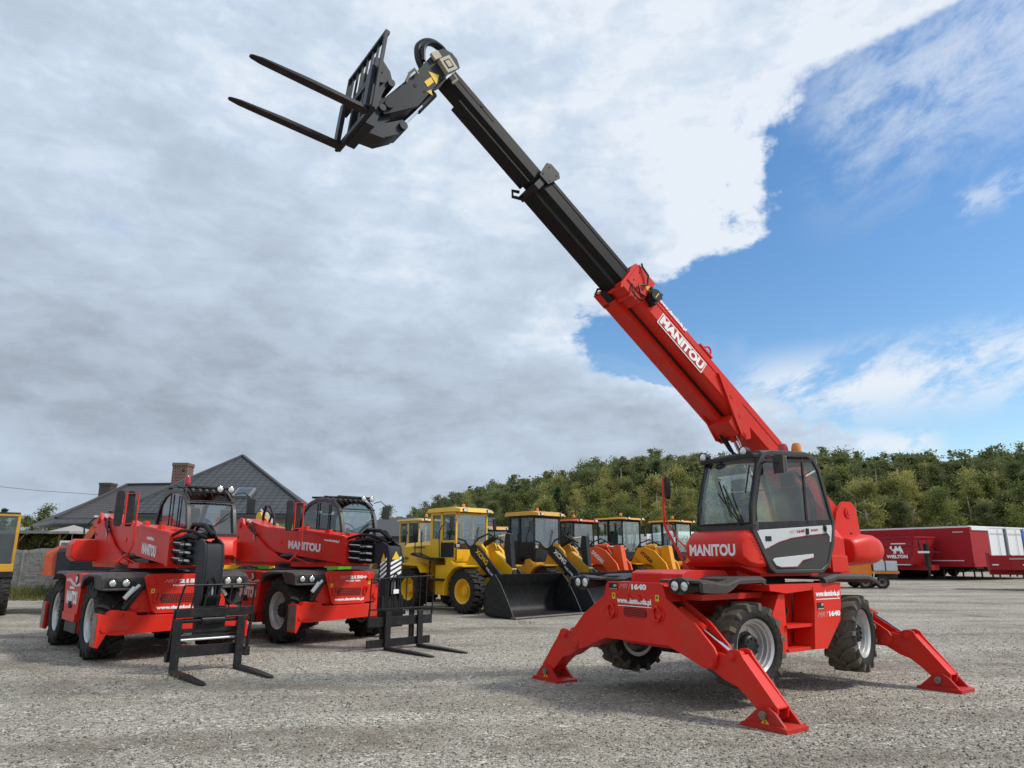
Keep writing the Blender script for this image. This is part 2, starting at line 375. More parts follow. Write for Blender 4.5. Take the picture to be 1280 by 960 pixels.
            p.mat(YELL); p.prism([(s*1.76,.055),(s*1.86,.055),(s*1.81,.115)],'x',ux+.002*sg,ux+.004*sg)
            p.mat(BLACK); p.prism([(s*1.80,.062),(s*1.82,.062),(s*1.812,.095)],'x',ux+.005*sg,ux+.006*sg)
            p.build('stabiliser_foot',None,ar,bevel=.005)
        return fr
    fr=stab(2.02,1,True); stab(-2.0,-1,False)
    # front plate details
    for s in (1,-1):
        d=MB(); d.mat(RED); c=(2.03,s*.40,1.035)
        d.tube([(2.035+.02*abs(math.sin(k)) ,c[1]+.055*math.cos(k*math.pi/6),c[2]+.085*math.sin(k*math.pi/6)) for k in range(12)],.018,8,True)
        d.lathe((2.02,c[1]+.02,c[2]),[(0,.001),(.012,.05),(.012,.09),(0,.09)],20,'x'); d.build('tow_lug',None,fr,bevel=.003)
    for y,z in ((-.11,1.20),(.08,1.20)): d=MB(); d.mat(RED); d.prism([(y,z),(y+.03,z-.04),(y+.05,z-.01),(y+.02,z+.05)],'x',2.02,2.05); d.build('hook',None,fr)
    g=MB(); g.mat(DKIN); o=[(-.16,1.10),(.18,1.085),(.215,1.05),(.215,.995),(.18,.975),(-.14,.975),(-.185,1.0),(-.185,1.06)]
    g.prism(o,'x',2.0205,2.023); g.mat(REDW)
    for k in range(6): z=.983+k*.019; g.bar((2.026,-.175,z+.004),(2.026,.205,z),.008,.009)
    g.build('grille',None,fr)
    l=MB(); l.mat(WHITE); put_text(l,'www.dantdoda.pl',(2.02,-.30,1.115),(0,.60,-.005),(0,0,.09),.055); l.box(2.021,2.023,-.29,.30,1.098,1.107); l.build('lettering',None,fr,sharp=None,recalc=False)
    lettering(fr,[(WHITE,'1640',(2.02,-.03,1.305),(0,.26,0),(0,0,.072),.06),(LRED,'MRT',(2.02,-.25,1.315),(0,.20,0),(0,0,.06),.0,.2)])
    l=MB(); l.mat(DKIN); l.box(2.021,2.023,-.44,-.28,1.295,1.375); l.mat(TAN); l.box(2.023,2.025,-.36,-.30,1.33,1.36); l.box(2.023,2.025,-.43,-.29,1.30,1.31); l.build('data_plate',None,fr)
    for y in (-.39,.37):
        l=MB(); l.mat(YELL); l.box(2.021,2.023,y,y+.06,1.18,1.255); l.mat(DKIN); l.box(2.023,2.025,y+.02,y+.04,1.21,1.24); l.build('warning_sticker',None,fr)
    # fenders with headlights
    for s in (1,-1):
        b=MB(); b.mat(GREY)
        top=[(2.10,1.44),(1.98,1.45),(1.82,1.425),(1.66,1.415),(1.52,1.445),(1.40,1.47),(.98,1.475),(.93,1.46)]
        bot=[(2.10,1.31),(1.98,1.30),(1.85,1.295),(1.70,1.29),(1.58,1.33),(1.47,1.39),(1.02,1.40),(.95,1.36)]
        for (y0,y1) in ((.52,1.18),):
            secs=[]
            for p,q in zip(top,bot):
                secs.append([(p[0],s*y0,p[1]),(p[0],s*(y1-.05),p[1]),(p[0],s*y1,p[1]-.03),(q[0],s*y1,q[1]),(q[0],s*(y1-.04),q[1]),(p[0],s*(y1-.06),p[1]-.03),(p[0],s*y0,p[1]-.03)])
            b.loft(secs)
        for k in range(4): b.box(1.46+k*.05,1.475+k*.05,s*.75,s*1.05,1.43,1.455)
        # lamp housing
        b.loft([[(u,s*(.86+r*1.25*math.cos(a)),1.375+r*math.sin(a)) for a in [k*math.pi/8 for k in range(16)]] for u,r in ((1.75,.06),(1.9,.085),(2.12,.10),(2.125,.09))])
        fd=b.build('front_mudguard',None,t,bevel=.006)
        for y,rr in ((.79,.062),(.935,.058)):
            h=MB(); h.mat(BLACK); h.lathe((2.125,s*y,1.375),[(0,rr+.02),(.014,rr+.018),(.016,rr),(0,rr)],24,'x')
            h.mat(LENS); h.lathe((2.128,s*y,1.375),[(0,rr),(.012,rr*.8),(.018,rr*.4),(.019,.001)],24,'x'); h.mat(CHROME); h.lathe((2.148,s*y,1.375),[(0,.02),(.004,.001)],12,'x')
            h.build('headlight',None,fd)
        b=MB(); b.mat(GREY)
        tp=[(-.30,1.44),(-.60,1.485),(-1.35,1.475),(-1.55,1.43),(-1.66,1.37)]
        secs=[[(x,s*.45,z),(x,s*1.16,z),(x,s*1.20,z-.03),(x,s*1.20,z-.075),(x,s*1.16,z-.05),(x,s*1.1,z-.03),(x,s*.45,z-.03)] for x,z in tp]
        b.loft(secs)
        rf=b.build('rear_mudguard',None,t,bevel=.008)
    for s in (1,-1):
        multi('hose',t,BLACK,[([(1.85,s*.50,1.16),(1.70,s*.62,1.12),(1.60,s*.66,.98),(1.66,s*.60,.86),(1.80,s*.55,.82)],.016),([(1.72,s*.44,1.05),(1.45,s*.50,1.0),(1.15,s*.46,.9),(.9,s*.44,.95)],.014)])
    make_wheel(t,(1.147,.95,.675),1,.505,.42,.30,RIMS,TYRED,15,.035,steer=R(-5))
    make_wheel(t,(-1.147,.95,.69),1,.505,.42,.30,RIMS,TYRED,15,.035,steer=R(12))
    make_wheel(t,(1.147,-.95,.675),-1,.505,.42,.30,RIMS,TYRED,15,.035,steer=R(-5))
    make_wheel(t,(-1.147,-.95,.69),-1,.505,.42,.30,RIMS,TYRED,15,.035,steer=R(12))
    # ---------------------------------------------------------- turret
    TM=Matrix.Rotation(R(-5.35),4,'Z')
    b=MB(TM); b.mat(RED)
    b.prism([(.35,1.50),(.62,1.50),(.95,1.58),(1.0,1.64),(.98,1.66),(.4,1.66)],'y',.12,1.02)
    b.prism([(.1,1.46),(.75,1.46),(.80,1.60),(.1,1.60)],'y',.0,.75)
    b.prism([(-2.75,1.58),(.6,1.50),(.6,1.62),(-2.2,2.1),(-2.75,2.1)],'y',-.42,-.36)
    b.prism([(-2.75,1.58),(.6,1.50),(.6,1.62),(-2.2,2.1),(-2.75,2.1)],'y',.05,.11)
    b.box(-1.3,.5,-.45,.9,1.46,1.56)
    # pivot uprights
    up=[(-2.20,1.62),(-2.12,2.14),(-2.22,2.42),(-2.40,2.57),(-2.60,2.57),(-2.70,2.48),(-2.78,1.95),(-2.80,1.62)]
    b.prism(up,'y',.08,.13); b.prism(up,'y',-.43,-.38)
    b.cyl((-2.49,-.46,2.40),(-2.49,.15,2.40),.085,n=24); b.cyl((-2.49,-.48,2.40),(-2.49,.16,2.40),.045,n=16)
    b.mat(BLACK); b.cyl((-2.52,.131,2.06),(-2.52,.135,2.06),.032)
    b.mat(YELL); b.prism([(-2.66,1.98),(-2.74,1.98),(-2.70,2.07)],'y',.131,.134)
    tb=b.build('turret',None,t,bevel=.01)
    # counterweight
    b=MB(TM)
    def cw(x,ins,z0,z1):
        y0,y1=-1.05+ins,.50-ins; r=min(.14,(z1-z0)*.45); q=[]
        for cx,cz,a0 in ((y1-r,z0+r,-90),(y1-r,z1-r,0),(y0+r,z1-r,90),(y0+r,z0+r,180)):
            for k in range(5): a=R(a0+k*22.5); q.append((x,cx+r*math.cos(a),cz+r*math.sin(a)))
        return q
    b.loft([cw(-2.05,.02,1.62,1.98),cw(-2.12,.0,1.60,2.0),cw(-2.45,.0,1.59,2.05),cw(-2.65,.01,1.60,2.04),cw(-2.80,.04,1.63,2.0),cw(-2.90,.09,1.68,1.94),cw(-2.96,.17,1.74,1.86)])
    b.build('counterweight',RED,t,bevel=.03,sharp=45)
    # engine cowl behind cab
    b=MB(TM); b.mat(RED); b.loft([[(-.74,.2,1.55),(-.74,1.0,1.55),(-.74,1.02,2.02),(-.74,.9,2.12),(-.74,.2,2.12)],[(-1.1,.2,1.55),(-1.1,1.0,1.55),(-1.1,1.0,1.95),(-1.1,.9,2.08),(-1.1,.2,2.1)],[(-1.3,.2,1.6),(-1.22,.9,1.6),(-1.22,.85,1.80),(-1.3,.7,1.95),(-1.4,.2,1.98)]])
    b.box(-1.12,-.78,.3,1.02,1.50,1.72)
    b.mat(BLACK); b.box(-1.1,-.8,.15,.85,1.45,1.6)
    b.tube([(-.6,.5,2.9),(-.95,.42,2.95),(-1.25,.36,2.75),(-1.4,.3,2.45),(-1.45,.25,2.1)],.03); b.tube([(-.6,.4,2.8),(-1.0,.32,2.85),(-1.3,.25,2.6),(-1.4,.2,2.2)],.025); b.tube([(-.7,.6,2.7),(-1.1,.5,2.72),(-1.35,.4,2.5),(-1.45,.3,2.0)],.022)
    b.build('engine_cover',None,t,bevel=.03)
    # nose with big lettering
    b=MB(TM); b.mat(RED)
    def ns(x,y0,y1,z0,z1,r=.07):
        return [(x,y0,z0+r),(x,y0+r,z0),(x,y1-r,z0),(x,y1,z0+r),(x,y1,z1-r),(x,y1-r,z1),(x,y0+r,z1),(x,y0,z1-r)]
    b.loft([ns(.45,.10,1.12,1.58,2.03,.04),ns(.80,.10,1.13,1.58,2.05,.04),ns(.93,.10,1.13,1.59,2.02,.06),ns(1.02,.12,1.10,1.64,1.95,.08),ns(1.045,.17,1.05,1.69,1.90,.08)])
    nose=b.build('front_cover',None,t,bevel=.015,sharp=40)
    l=MB(TM); l.mat(WHITE); put_text(l,'MANITOU',(1.047,.22,1.715),(0,.80,0),(0,0,.15),.045,0,.006); l.build('lettering',None,nose,sharp=None,recalc=False)
    l=MB(TM); l.mat(REDW)
    for k in range(7): l.bar((.90-k*.035,1.135,1.93-k*.04),(.72+k*.01-.03,1.135,1.93-k*.04),.006,.012)
    l.build('vent',None,nose,sharp=None)
    # ---------------------------------------------------------- cab
    W0,W1=.17,1.15
    outer=[(.50,1.50),(.60,1.56),(.86,2.02),(.83,2.35),(.66,2.90),(.56,3.03),(.42,3.07),(-.28,3.09),(-.44,3.04),(-.55,2.86),(-.75,2.17),(-.70,1.88),(-.55,1.58),(-.40,1.50)]
    inner=[(.48,1.55),(.56,1.60),(.80,2.03),(.765,2.35),(.59,2.88),(.51,2.98),(.40,3.01),(-.27,3.03),(-.40,2.99),(-.50,2.84),(-.69,2.17),(-.64,1.90),(-.51,1.62),(-.38,1.55)]
    b=MB(TM); b.mat(CABG)
    b.ring(outer,inner,'y',W1-.07,W1); b.ring(outer,inner,'y',W0,W0+.07)
    # roof shell
    b.loft([[(.60,W0,2.98),(.60,W1,2.98),(.56,W1-.02,3.03),(.50,W1-.1,3.075),(.50,W0+.1,3.075),(.56,W0+.02,3.03)],[(-.3,W0,3.02),(-.3,W1,3.02),(-.3,W1-.02,3.09),(-.3,W1-.1,3.115),(-.3,W0+.1,3.115),(-.3,W0+.02,3.09)],[(-.5,W0,2.93),(-.5,W1,2.93),(-.48,W1-.02,3.0),(-.46,W1-.1,3.03),(-.46,W0+.1,3.03),(-.48,W0+.02,3.0)]])
    # windscreen cross members & floor & rear
    b.box(.74,.855,W0,W1,2.02,2.12); b.box(-.42,.52,W0+.01,W1-.02,1.50,1.56); b.prism([(.56,1.56),(.84,2.03),(.80,2.06),(.5,1.56)],'y',W0+.02,W1-.02)
    b.prism([(-.55,1.56),(-.74,2.15),(-.70,2.15),(-.5,1.56)],'y',W0+.02,W1-.02)
    b.mat(BLACK); b.box(.60,.72,W0+.0,W1-.03,2.955,3.015)
    cab=b.build('cab',None,t,bevel=.012)
    # windscreen slightly bowed
    g=MB(TM); zs=[2.12,2.4,2.7,2.96]; us=[.845,.80,.71,.62]
    secs=[]
    for z,u in zip(zs,us):
        row=[(u+.03*math.sin(math.pi*k/6),W0+.035+(W1-W0-.07)*k/6,z) for k in range(7)]
        secs.append(row)
    vs=[p for r in secs for p in r]; g.add(vs,[(i*7+k,i*7+k+1,(i+1)*7+k+1,(i+1)*7+k) for i in range(3) for k in range(6)])
    g.build('windscreen',GL,cab)
    f=MB(TM); f.mat(BLACK)
    for y in (W0+.025,W1-.045): f.tube([(u+.012,y,z) for z,u in zip(zs,us)],.014,6)
    f.tube([(.85+.03*math.sin(math.pi*k/6),W0+.03+(W1-W0-.07)*k/6,2.122) for k in range(7)],.012,6)
    f.build('windscreen_seal',None,cab)
    w=MB(TM); w.bar((.895,.98,2.14),(.85,.70,2.62),.018,.012,(1,0,0)); w.bar((.895,.96,2.14),(.87,.62,2.52),.014,.012,(1,0,0)); w.bar((.87,.82,2.2),(.82,.60,2.68),.01,.02,(1,0,0)); w.cyl((.86,.97,2.12),(.91,.97,2.12),.022)
    w.bar((.83,1.05,2.5),(.72,1.05,2.86),.014,.014,(1,0,0))
    w.build('wiper',BLACK,cab)
    # left side: upper glazing and door
    d=MB(TM); d.mat(CABG)
    dn=[(.50,1.56),(.56,1.60),(.80,2.03),(.775,2.06),(-.665,2.15),(-.69,2.14),(-.64,1.90),(-.51,1.62),(-.38,1.55)]
    d.prism(dn,'y',W1-.05,W1-.012)
    d.mat(SILV)
    d.prism([(.785,2.03),(-.67,2.125),(-.675,2.08),(-.63,1.90),(-.60,1.90),(-.615,1.97),(-.57,2.015),(-.2,1.985),(.15,1.945),(.40,1.89),(.66,1.80)],'y',W1-.011,W1-.004)
    d.prism([(.54,1.665),(.50,1.69),(-.24,1.745),(-.24,1.70),(-.02,1.665),(.10,1.585),(.40,1.580),(.49,1.605)],'y',W1-.011,W1+.002)
    d.mat(REDW); d.tube([(.66,W1-.008,1.797),(.40,W1-.008,1.885),(.15,W1-.008,1.94),(-.2,W1-.008,1.98),(-.57,W1-.008,2.01)],.004,4)
    d.tube([(.49,W1,1.60),(.40,W1,1.575),(.10,W1,1.58),(-.02,W1,1.66),(-.24,W1,1.695)],.004,4)
    d.mat(BLACK)
    d.prism([(.785,2.035),(.77,2.13),(-.67,2.20),(-.68,2.13)],'y',W1-.03,W1-.006)
    d.prism([(-.17,2.12),(-.19,3.0),(-.22,3.0),(-.21,2.12)],'y',W1-.03,W1-.006)
    d.prism([(.58,2.90),(.56,2.93),(-.46,3.0),(-.45,2.96)],'y',W1-.03,W1-.008)
    d.tube([(.765,W1-.015,2.14),(.76,W1-.015,2.34),(.60,W1-.015,2.85),(.54,W1-.015,2.95)],.014,6)
    d.box(.54,.64,W1-.01,W1+.006,1.90,1.96)
    d.box(-.18,-.14,W1-.01,W1+.015,1.99,2.07)
    d.ball((-.52,W1+.005,2.08),.03,.02,.05); d.bar((-.52,W1+.01,2.05),(-.53,W1+.01,1.99),.012,.012)
    door=d.build('door',None,cab,bevel=.003)
    lettering(cab,[(REDW,'1640',(.04,W1-.004,2.005),(-.15,0,.012),(0,0,.045),.04,0,.003),(LRED,'MRT',(.20,W1-.004,1.995),(-.13,0,.01),(0,0,.04),-.01,.2,.003),(REDW,'BASIC',(-.24,W1-.004,2.03),(-.15,0,.012),(0,0,.03),.03,0,.003)],TM)
    g=MB(TM); g.prism([(.77,2.13),(.76,2.34),(.60,2.85),(.55,2.94),(-.18,2.98),(-.17,2.15)],'y',W1-.022,W1-.016)
    g.prism([(-.215,2.15),(-.225,2.98),(-.38,2.98),(-.48,2.84),(-.665,2.18)],'y',W1-.022,W1-.016)
    g.build('window',GLD,cab)
    g=MB(TM); g.prism([(.77,2.1),(.76,2.34),(.60,2.85),(.55,2.94),(-.38,2.98),(-.48,2.84),(-.665,2.1)],'y',W0+.02,W0+.026); g.build('window',GLT,cab)
    g=MB(TM); g.add([(-.70,W0+.05,2.16),(-.70,W1-.05,2.16),(-.49,W1-.05,2.9),(-.49,W0+.05,2.9)],[(0,1,2,3)]); g.build('window',GLT,cab)
    h=MB(TM); h.bar((-.20,W1+.02,2.76),(-.40,W1+.02,2.84),.02,.02)
    h.build('handrail',RIMS,cab)
    # seat (built in turret frame)
    q=MB(TM); q.mat(SEAT); q.box(-.45,.05,.42,.90,1.95,2.08); q.box(-.55,-.42,.44,.88,2.05,2.66); q.box(-.53,-.45,.54,.78,2.68,2.86); q.mat(DKIN); q.box(-.4,.5,.25,.40,1.56,2.12); q.box(-.5,0,.5,.8,1.56,1.95); q.box(.45,.72,.35,1.0,1.6,2.10)
    q.build('seat',None,cab,bevel=.025)
    q=MB(TM); c=Vector((.42,.66,2.36)); q.tube([tuple(c+Vector((math.cos(a)*.1,math.sin(a)*.18,-math.cos(a)*.12))) for a in [k*math.pi/8 for k in range(16)]],.013,6,True); q.bar(tuple(c),(.6,.66,1.95),.06,.06); q.bar((c.x,c.y-.17,c.z),(c.x,c.y+.17,c.z),.03,.02)
    q.build('steering_wheel',DKIN,cab)
    # interior mirror, work lamps, beacons
    q=MB(TM); q.ball((.66,.50,2.90),.03,.10,.045); q.bar((.64,.50,2.97),(.66,.50,2.9),.015,.015); q.build('interior_mirror',BLACK,cab)
    for y,dy in ((.22,-.03),(1.0,-.08)):
        q=MB(TM); q.mat(BLACK); q.lathe((.66,y+dy,3.06),[(-.09,.02),(-.07,.055),(.0,.068),(.02,.068),(.02,.058)],20,'x'); q.bar((.60,y+dy,3.06),(.56,y+dy,2.99),.03,.03)
        q.mat(LENS); q.lathe((.675,y+dy,3.06),[(0,.058),(.012,.03),(.014,.001)],20,'x'); q.build('work_lamp',None,cab)
    for x,y,m in ((-.36,.72,RLENS),(-.47,.86,AMB)):
        q=MB(TM); q.mat(BLACK); q.cyl((x,y,3.03),(x,y,3.11),.055); q.mat(m); q.lathe((x,y,3.09),[(0,.068),(.02,.072),(.12,.068),(.17,.05),(.185,.001)],20,'z'); q.build('beacon',None,cab)
    q=MB(TM); q.mat(BLACK); q.tube([(.60,1.10,2.88),(.62,1.25,2.89),(.50,1.34,2.88)],.012,6); q.mat(GREY); q.loft([[(.50,1.24,2.74),(.50,1.40,2.74),(.50,1.40,2.98),(.50,1.24,2.98)],[(.42,1.26,2.77),(.42,1.38,2.77),(.42,1.38,2.95),(.42,1.26,2.95)]])
    q.mat(RIMS); q.box(.415,.42,1.26,1.39,2.76,2.96); q.build('side_mirror',None,cab,bevel=.01)
    q=MB(TM); q.mat(BLACK); q.ball((-.60,1.14,2.9),.03,.03,.03); q.build('rear_lamp',None,cab)
    # red mirror arm with long mirror
    q=MB(TM); q.mat(RED); q.tube([(1.0,-.29,2.80),(1.0,-.30,2.50),(1.0,-.31,2.15),(1.0,-.24,2.03),(1.0,.05,1.62),(1.0,.14,1.50),(.95,.25,1.44)],.018,8); q.tube([(1.0,-.30,2.26),(1.0,-.05,1.93),(.98,.12,1.80)],.010,6); q.tube([(1.0,-.30,2.14),(1.0,-.02,1.75),(.98,.12,1.70)],.010,6)
    ma=q.build('mirror_arm',None,t)
    q=MB(TM); q.loft([[(1.0,-.27,2.52),(1.0,-.24,2.50),(1.0,-.22,2.55),(1.0,-.21,2.68),(1.0,-.22,2.80),(1.0,-.25,2.82),(1.0,-.27,2.80)],[(.95,-.28,2.52),(.95,-.22,2.50),(.95,-.20,2.55),(.95,-.19,2.68),(.95,-.20,2.80),(.95,-.23,2.82),(.95,-.28,2.80)]]); q.build('mirror',BLACK,ma,bevel=.005)
    # ---------------------------------------------------------- boom
    e=R(39.3); BMx=TM@Matrix.Translation((-2.5,0,2.35))@Matrix.Rotation(-e,4,'Y')   # x along boom, z normal up
    def sec(y0,y1,z0,z1,c,x): return [(x,y0+c,z0),(x,y1-c,z0),(x,y1,z0+c),(x,y1,z1-c*.5),(x,y1-c*.5,z1),(x,y0+c*.5,z1),(x,y0,z1-c*.5),(x,y0,z0+c)]
    b=MB(BMx); b.mat(RED)
    b.loft([sec(-.36,.08,-.25,.0,.03,-.15),sec(-.36,.08,-.36,.0,.05,.9),sec(-.36,.08,-.39,.0,.06,5.2)])
    # weld line / upper rail on the left side
    b.box(.9,4.9,.08,.088,-.13,-.118)
    # collar
    b.ring([(-.39,-.43),(.12,-.43),(.12,.035),(-.39,.035)],[(-.33,-.36),(.05,-.36),(.05,-.02),(-.33,-.02)],'x',5.02,5.42)
    b.box(5.0,5.38,.10,.135,-.30,.05); b.box(5.18,5.22,-.42,.12,-.47,-.43); b.box(5.36,5.40,-.42,.12,-.47,-.43)
    b.mat(DKIN); 
    for x,z in ((5.1,-.05),(5.3,-.05),(5.1,-.22),(5.3,-.22)): b.cyl((x,.135,z),(x,.138,z),.014,n=8)
    b.mat(RED)
    # channel below (hose guide)
    b.box(2.6,5.25,-.42,-.16,-.50,-.395); b.box(5.2,5.45,-.44,-.30,-.50,-.40)
    b.mat(DKIN); b.box(2.6,5.25,-.145,-.115,-.40,-.388); b.box(5.25,5.43,-.41,-.18,-.49,-.42)
    b.mat(RED)
    for x in (3.3,4.1): b.box(x,x+.02,-.42,-.15,-.505,-.39)
    # cylinder bracket
    br=[(3.35,-.12),(2.95,-.12),(2.55,-.20),(2.30,-.48),(2.36,-.56),(2.46,-.58),(2.62,-.50)]
    b.prism(br,'y',.085,.115); b.prism([(x,z-.0) for x,z in br],'y',-.40,-.36)
    b.prism([(2.36,-.56),(2.80,-.40),(3.5,-.395),(3.05,-.47),(2.50,-.64)],'y',-.36,-.34); b.prism([(2.50,-.40),(2.75,-.40),(2.75,-.56),(2.50,-.60)],'y',-.36,.08)
    b.cyl((2.42,-.41,-.51),(2.42,.125,-.51),.055,n=20); b.cyl((2.42,-.43,-.51),(2.42,.135,-.51),.03)
    for x,z in ((2.95,-.22),(2.65,-.34)): b.cyl((x,.115,z),(x,.121,z),.035,n=16)
    # lifting eye
    b.tube([(3.62,.06,.0),(3.60,.06,.06),(3.64,.06,.11),(3.70,.06,.11),(3.74,.06,.06),(3.74,.06,.0)],.016); b.box(3.55,3.85,.03,.09,-.01,.02)
    boom=b.build('boom',None,t,bevel=.006)
    l=MB(BMx); l.mat(WHITE)
    # big text reads from far end to near end as seen from the left
    l.prism([(4.62,-.165),(4.62,-.365),(3.58,-.365),(3.58,-.165)],'y',.0885,.0895)
    l.mat(REDW); l.prism([(4.605,-.18),(4.605,-.35),(3.595,-.35),(3.595,-.18)],'y',.09,.091)
    l.mat(WHITE); put_text(l,'MANITOU',(4.59,.088,-.335),(-.98,0,0),(0,0,.145),.055,0,.006)
    l.build('lettering',None,boom,sharp=None,recalc=False)
    lettering(boom,[(WHITE,'www.dantdoda.pl',(4.78,.088,-.085),(-.62,0,0),(0,0,.07),.05,0,.006)],BMx)
    q=MB(BMx); q.mat(BLACK); q.cyl((4.92,.08,-.16),(4.92,.20,-.16),.10,n=20); q.cyl((4.92,.20,-.16),(4.92,.225,-.16),.085,n=20); q.box(4.83,4.87,.08,.21,-.28,-.05)
    for a in (0.5,2.6,4.4): q.cyl((4.92+.12*math.cos(a),.15,-.16+.12*math.sin(a)),(4.92+.12*math.cos(a),.19,-.16+.12*math.sin(a)),.02,n=8)
    q.mat(YELL); q.box(4.90,4.915,.225,.228,-.21,-.11); q.cyl((5.05,.09,-.12),(5.05,.14,-.12),.04)
    q.build('cable_reel',None,boom)
    multi('hose',boom,BLACK,[([(5.02,.15,-.28),(5.12,.18,-.34),(5.20,.16,-.24),(5.10,.17,-.12),(5.18,.18,.0),(5.32,.16,.04),(5.36,.15,.08)],.014),([(5.0,.14,-.34),(5.1,.17,-.42),(5.22,.15,-.40),(5.28,.14,-.30)],.012),([(5.40,-.35,-.46),(5.47,-.36,-.52),(5.5,-.33,-.44),(5.44,-.3,-.38)],.018)],BMx)
    b=MB(BMx); b.mat(BOOMK); b.loft([sec(-.33,.045,-.37,-.045,.07,4.9),sec(-.33,.045,-.37,-.045,.07,7.20)])
    b.box(5.4,7.1,.045,.052,-.14,-.13); b.box(5.4,7.15,-.30,-.02,-.43,-.37)
    b.build('middle_boom_section',None,boom,bevel=.004)
    b=MB(BMx); b.mat(BLACK); b.ring([(-.36,-.41),(.075,-.41),(.075,.0),(-.36,.0)],[(-.31,-.36),(.03,-.36),(.03,-.07),(-.31,-.07)],'x',7.14,7.24)
    b.prism([(7.10,-.24),(7.04,.0),(7.10,.05),(7.26,.05),(7.32,.0),(7.28,-.24)],'y',.077,.095)
    for x,z in ((7.1,-.02),(7.25,-.02),(7.12,-.18),(7.25,-.18)): b.cyl((x,.095,z),(x,.103,z),.012,n=8)
    b.tube([(7.2,-.32,-.42),(7.3,-.33,-.5),(7.36,-.32,-.44),(7.28,-.3,-.38)],.025)
    b.build('boom_collar',None,boom,bevel=.004)
    b=MB(BMx); b.mat(BOOMK); b.loft([sec(-.29,.01,-.33,-.08,.06,7.0),sec(-.29,.01,-.33,-.08,.06,9.0)]); b.box(7.3,8.7,-.27,-.03,-.365,-.33); b.box(8.2,8.9,.01,.015,-.18,-.17)
    b.cyl((8.45,.01,-.15),(8.45,.02,-.15),.025)
    b.build('inner_boom_section',None,boom,bevel=.004)
    # boom head / jib  (u,z coords in turret frame)
    b=MB(TM); b.mat(ANTH)
    jib=[(4.50,8.0),(4.54,8.11),(4.62,8.18),(4.74,8.20),(4.84,8.13),(4.99,7.90),(5.20,7.56),(5.40,7.30),(5.58,7.12),(5.60,7.02),(5.50,6.96),(5.36,7.04),(5.07,7.22),(4.86,7.56),(4.72,7.80)]
    b.prism(jib,'y',.03,.07); b.prism(jib,'y',-.34,-.30); b.prism([(4.55,8.05),(4.74,8.19),(5.58,7.11),(5.40,7.05),(5.1,7.26),(4.75,7.8)],'y',-.30,.03)
    b.cyl((4.64,-.36,8.02),(4.64,.09,8.02),.05); b.cyl((5.46,-.38,7.10),(5.46,.11,7.10),.06)
    hd=b.build('boom_head',None,t,bevel=.006)
    q=MB(TM); q.mat(TAN); q.box(-.09,.09,0,.08,-.10,.10,Matrix.Translation((4.70,.07,7.93))@Matrix.Rotation(R(40),4,'Y')); q.box(-.06,.06,0,.05,-.05,.05,Matrix.Translation((4.86,.07,8.02))@Matrix.Rotation(R(40),4,'Y'))
    q.mat(DKIN); q.box(-.05,.05,.081,.084,-.06,.06,Matrix.Translation((4.70,.07,7.93))@Matrix.Rotation(R(40),4,'Y')); q.mat(TAN); q.box(-.035,.035,.084,.087,-.045,.045,Matrix.Translation((4.70,.07,7.93))@Matrix.Rotation(R(40),4,'Y'))
    q.build('electric_box',None,hd,bevel=.004)
    def smooth(P,n=5):
        P=[Vector(p) for p in P]; Q=[]
        for i in range(len(P)-1):
            p0,p1,p2,p3=P[max(i-1,0)],P[i],P[i+1],P[min(i+2,len(P)-1)]
            for k in range(n):
                t_=k/n; Q.append(.5*((2*p1)+(p2-p0)*t_+(2*p0-5*p1+4*p2-p3)*t_*t_+(3*p1-p0-3*p2+p3)*t_**3))
        return Q+[P[-1]]
    multi('hose',hd,BLACK,[(smooth([(4.62,-.12,8.12),(4.68,-.12,8.31),(4.80,-.12,8.38),(4.93,-.12,8.35),(5.02,-.12,8.24),(5.02,-.12,8.08),(4.96,-.12,7.95)]),.05),(smooth([(4.6,-.05,8.1),(4.66,-.05,8.26),(4.78,-.05,8.33),(4.9,-.05,8.3),(4.97,-.05,8.2),(4.97,-.05,8.0)]),.03)],TM)
    multi('pipe_fitting',hd,TAN,[([(4.60,.07,7.86),(4.56,.12,7.76),(4.62,.1,7.70)],.018),([(5.22,.08,7.62),(5.16,.14,7.68),(5.1,.1,7.66)],.02),([(5.25,.08,7.50),(5.22,.14,7.60)],.018)],TM)
    q=MB(TM); q.mat(YELL); q.prism([(4.80,7.77),(4.95,7.77),(4.83,7.62)],'y',.071,.074) ; q.prism([(4.91,7.70),(5.00,7.60),(4.95,7.54),(4.87,7.64)],'y',.071,.074); q.prism([(4.90,7.52),(4.96,7.47),(4.88,7.44)],'y',.071,.074)
    q.mat(DKIN); q.cyl((4.99,.07,7.46),(4.99,.075,7.46),.015); q.cyl((5.12,.07,7.50),(5.12,.075,7.50),.025); q.build('warning_sticker',None,hd)
    q=MB(TM); q.mat(CHROME); q.cyl((5.22,-.13,6.99),(4.98,-.13,7.33),.030); q.cyl((5.22,-.05,6.99),(4.98,-.05,7.33),.020); q.mat(ANTH); q.cyl((5.0,-.13,7.30),(4.78,-.13,7.62),.05); q.build('tilt_cylinder',None,hd)
    # fork carriage: frame plane through heel (5.86,6.70), tilt 6.5 deg
    FM=TM@Matrix.Translation((5.90,-.10,6.72))@Matrix.Rotation(R(5),4,'Z')@Matrix.Rotation(-R(6.5),4,'Y')
    b=MB(FM); b.mat(ANTH)
    for y in (-.52,.58): b.box(-.09,-.05,y-.022,y+.022,.0,1.10)
    for z,h in ((.0,.075),(.52,.10),(1.07,.045)): b.box(-.115,-.055,-.52,.58,z,z+h)
    for k in range(7): y=-.42+k*.155; b.box(-.095,-.07,y-.012,y+.012,.62,1.07)
    for y in (-.20,.12): b.box(-.11,-.07,y-.03,y+.03,.07,.56)
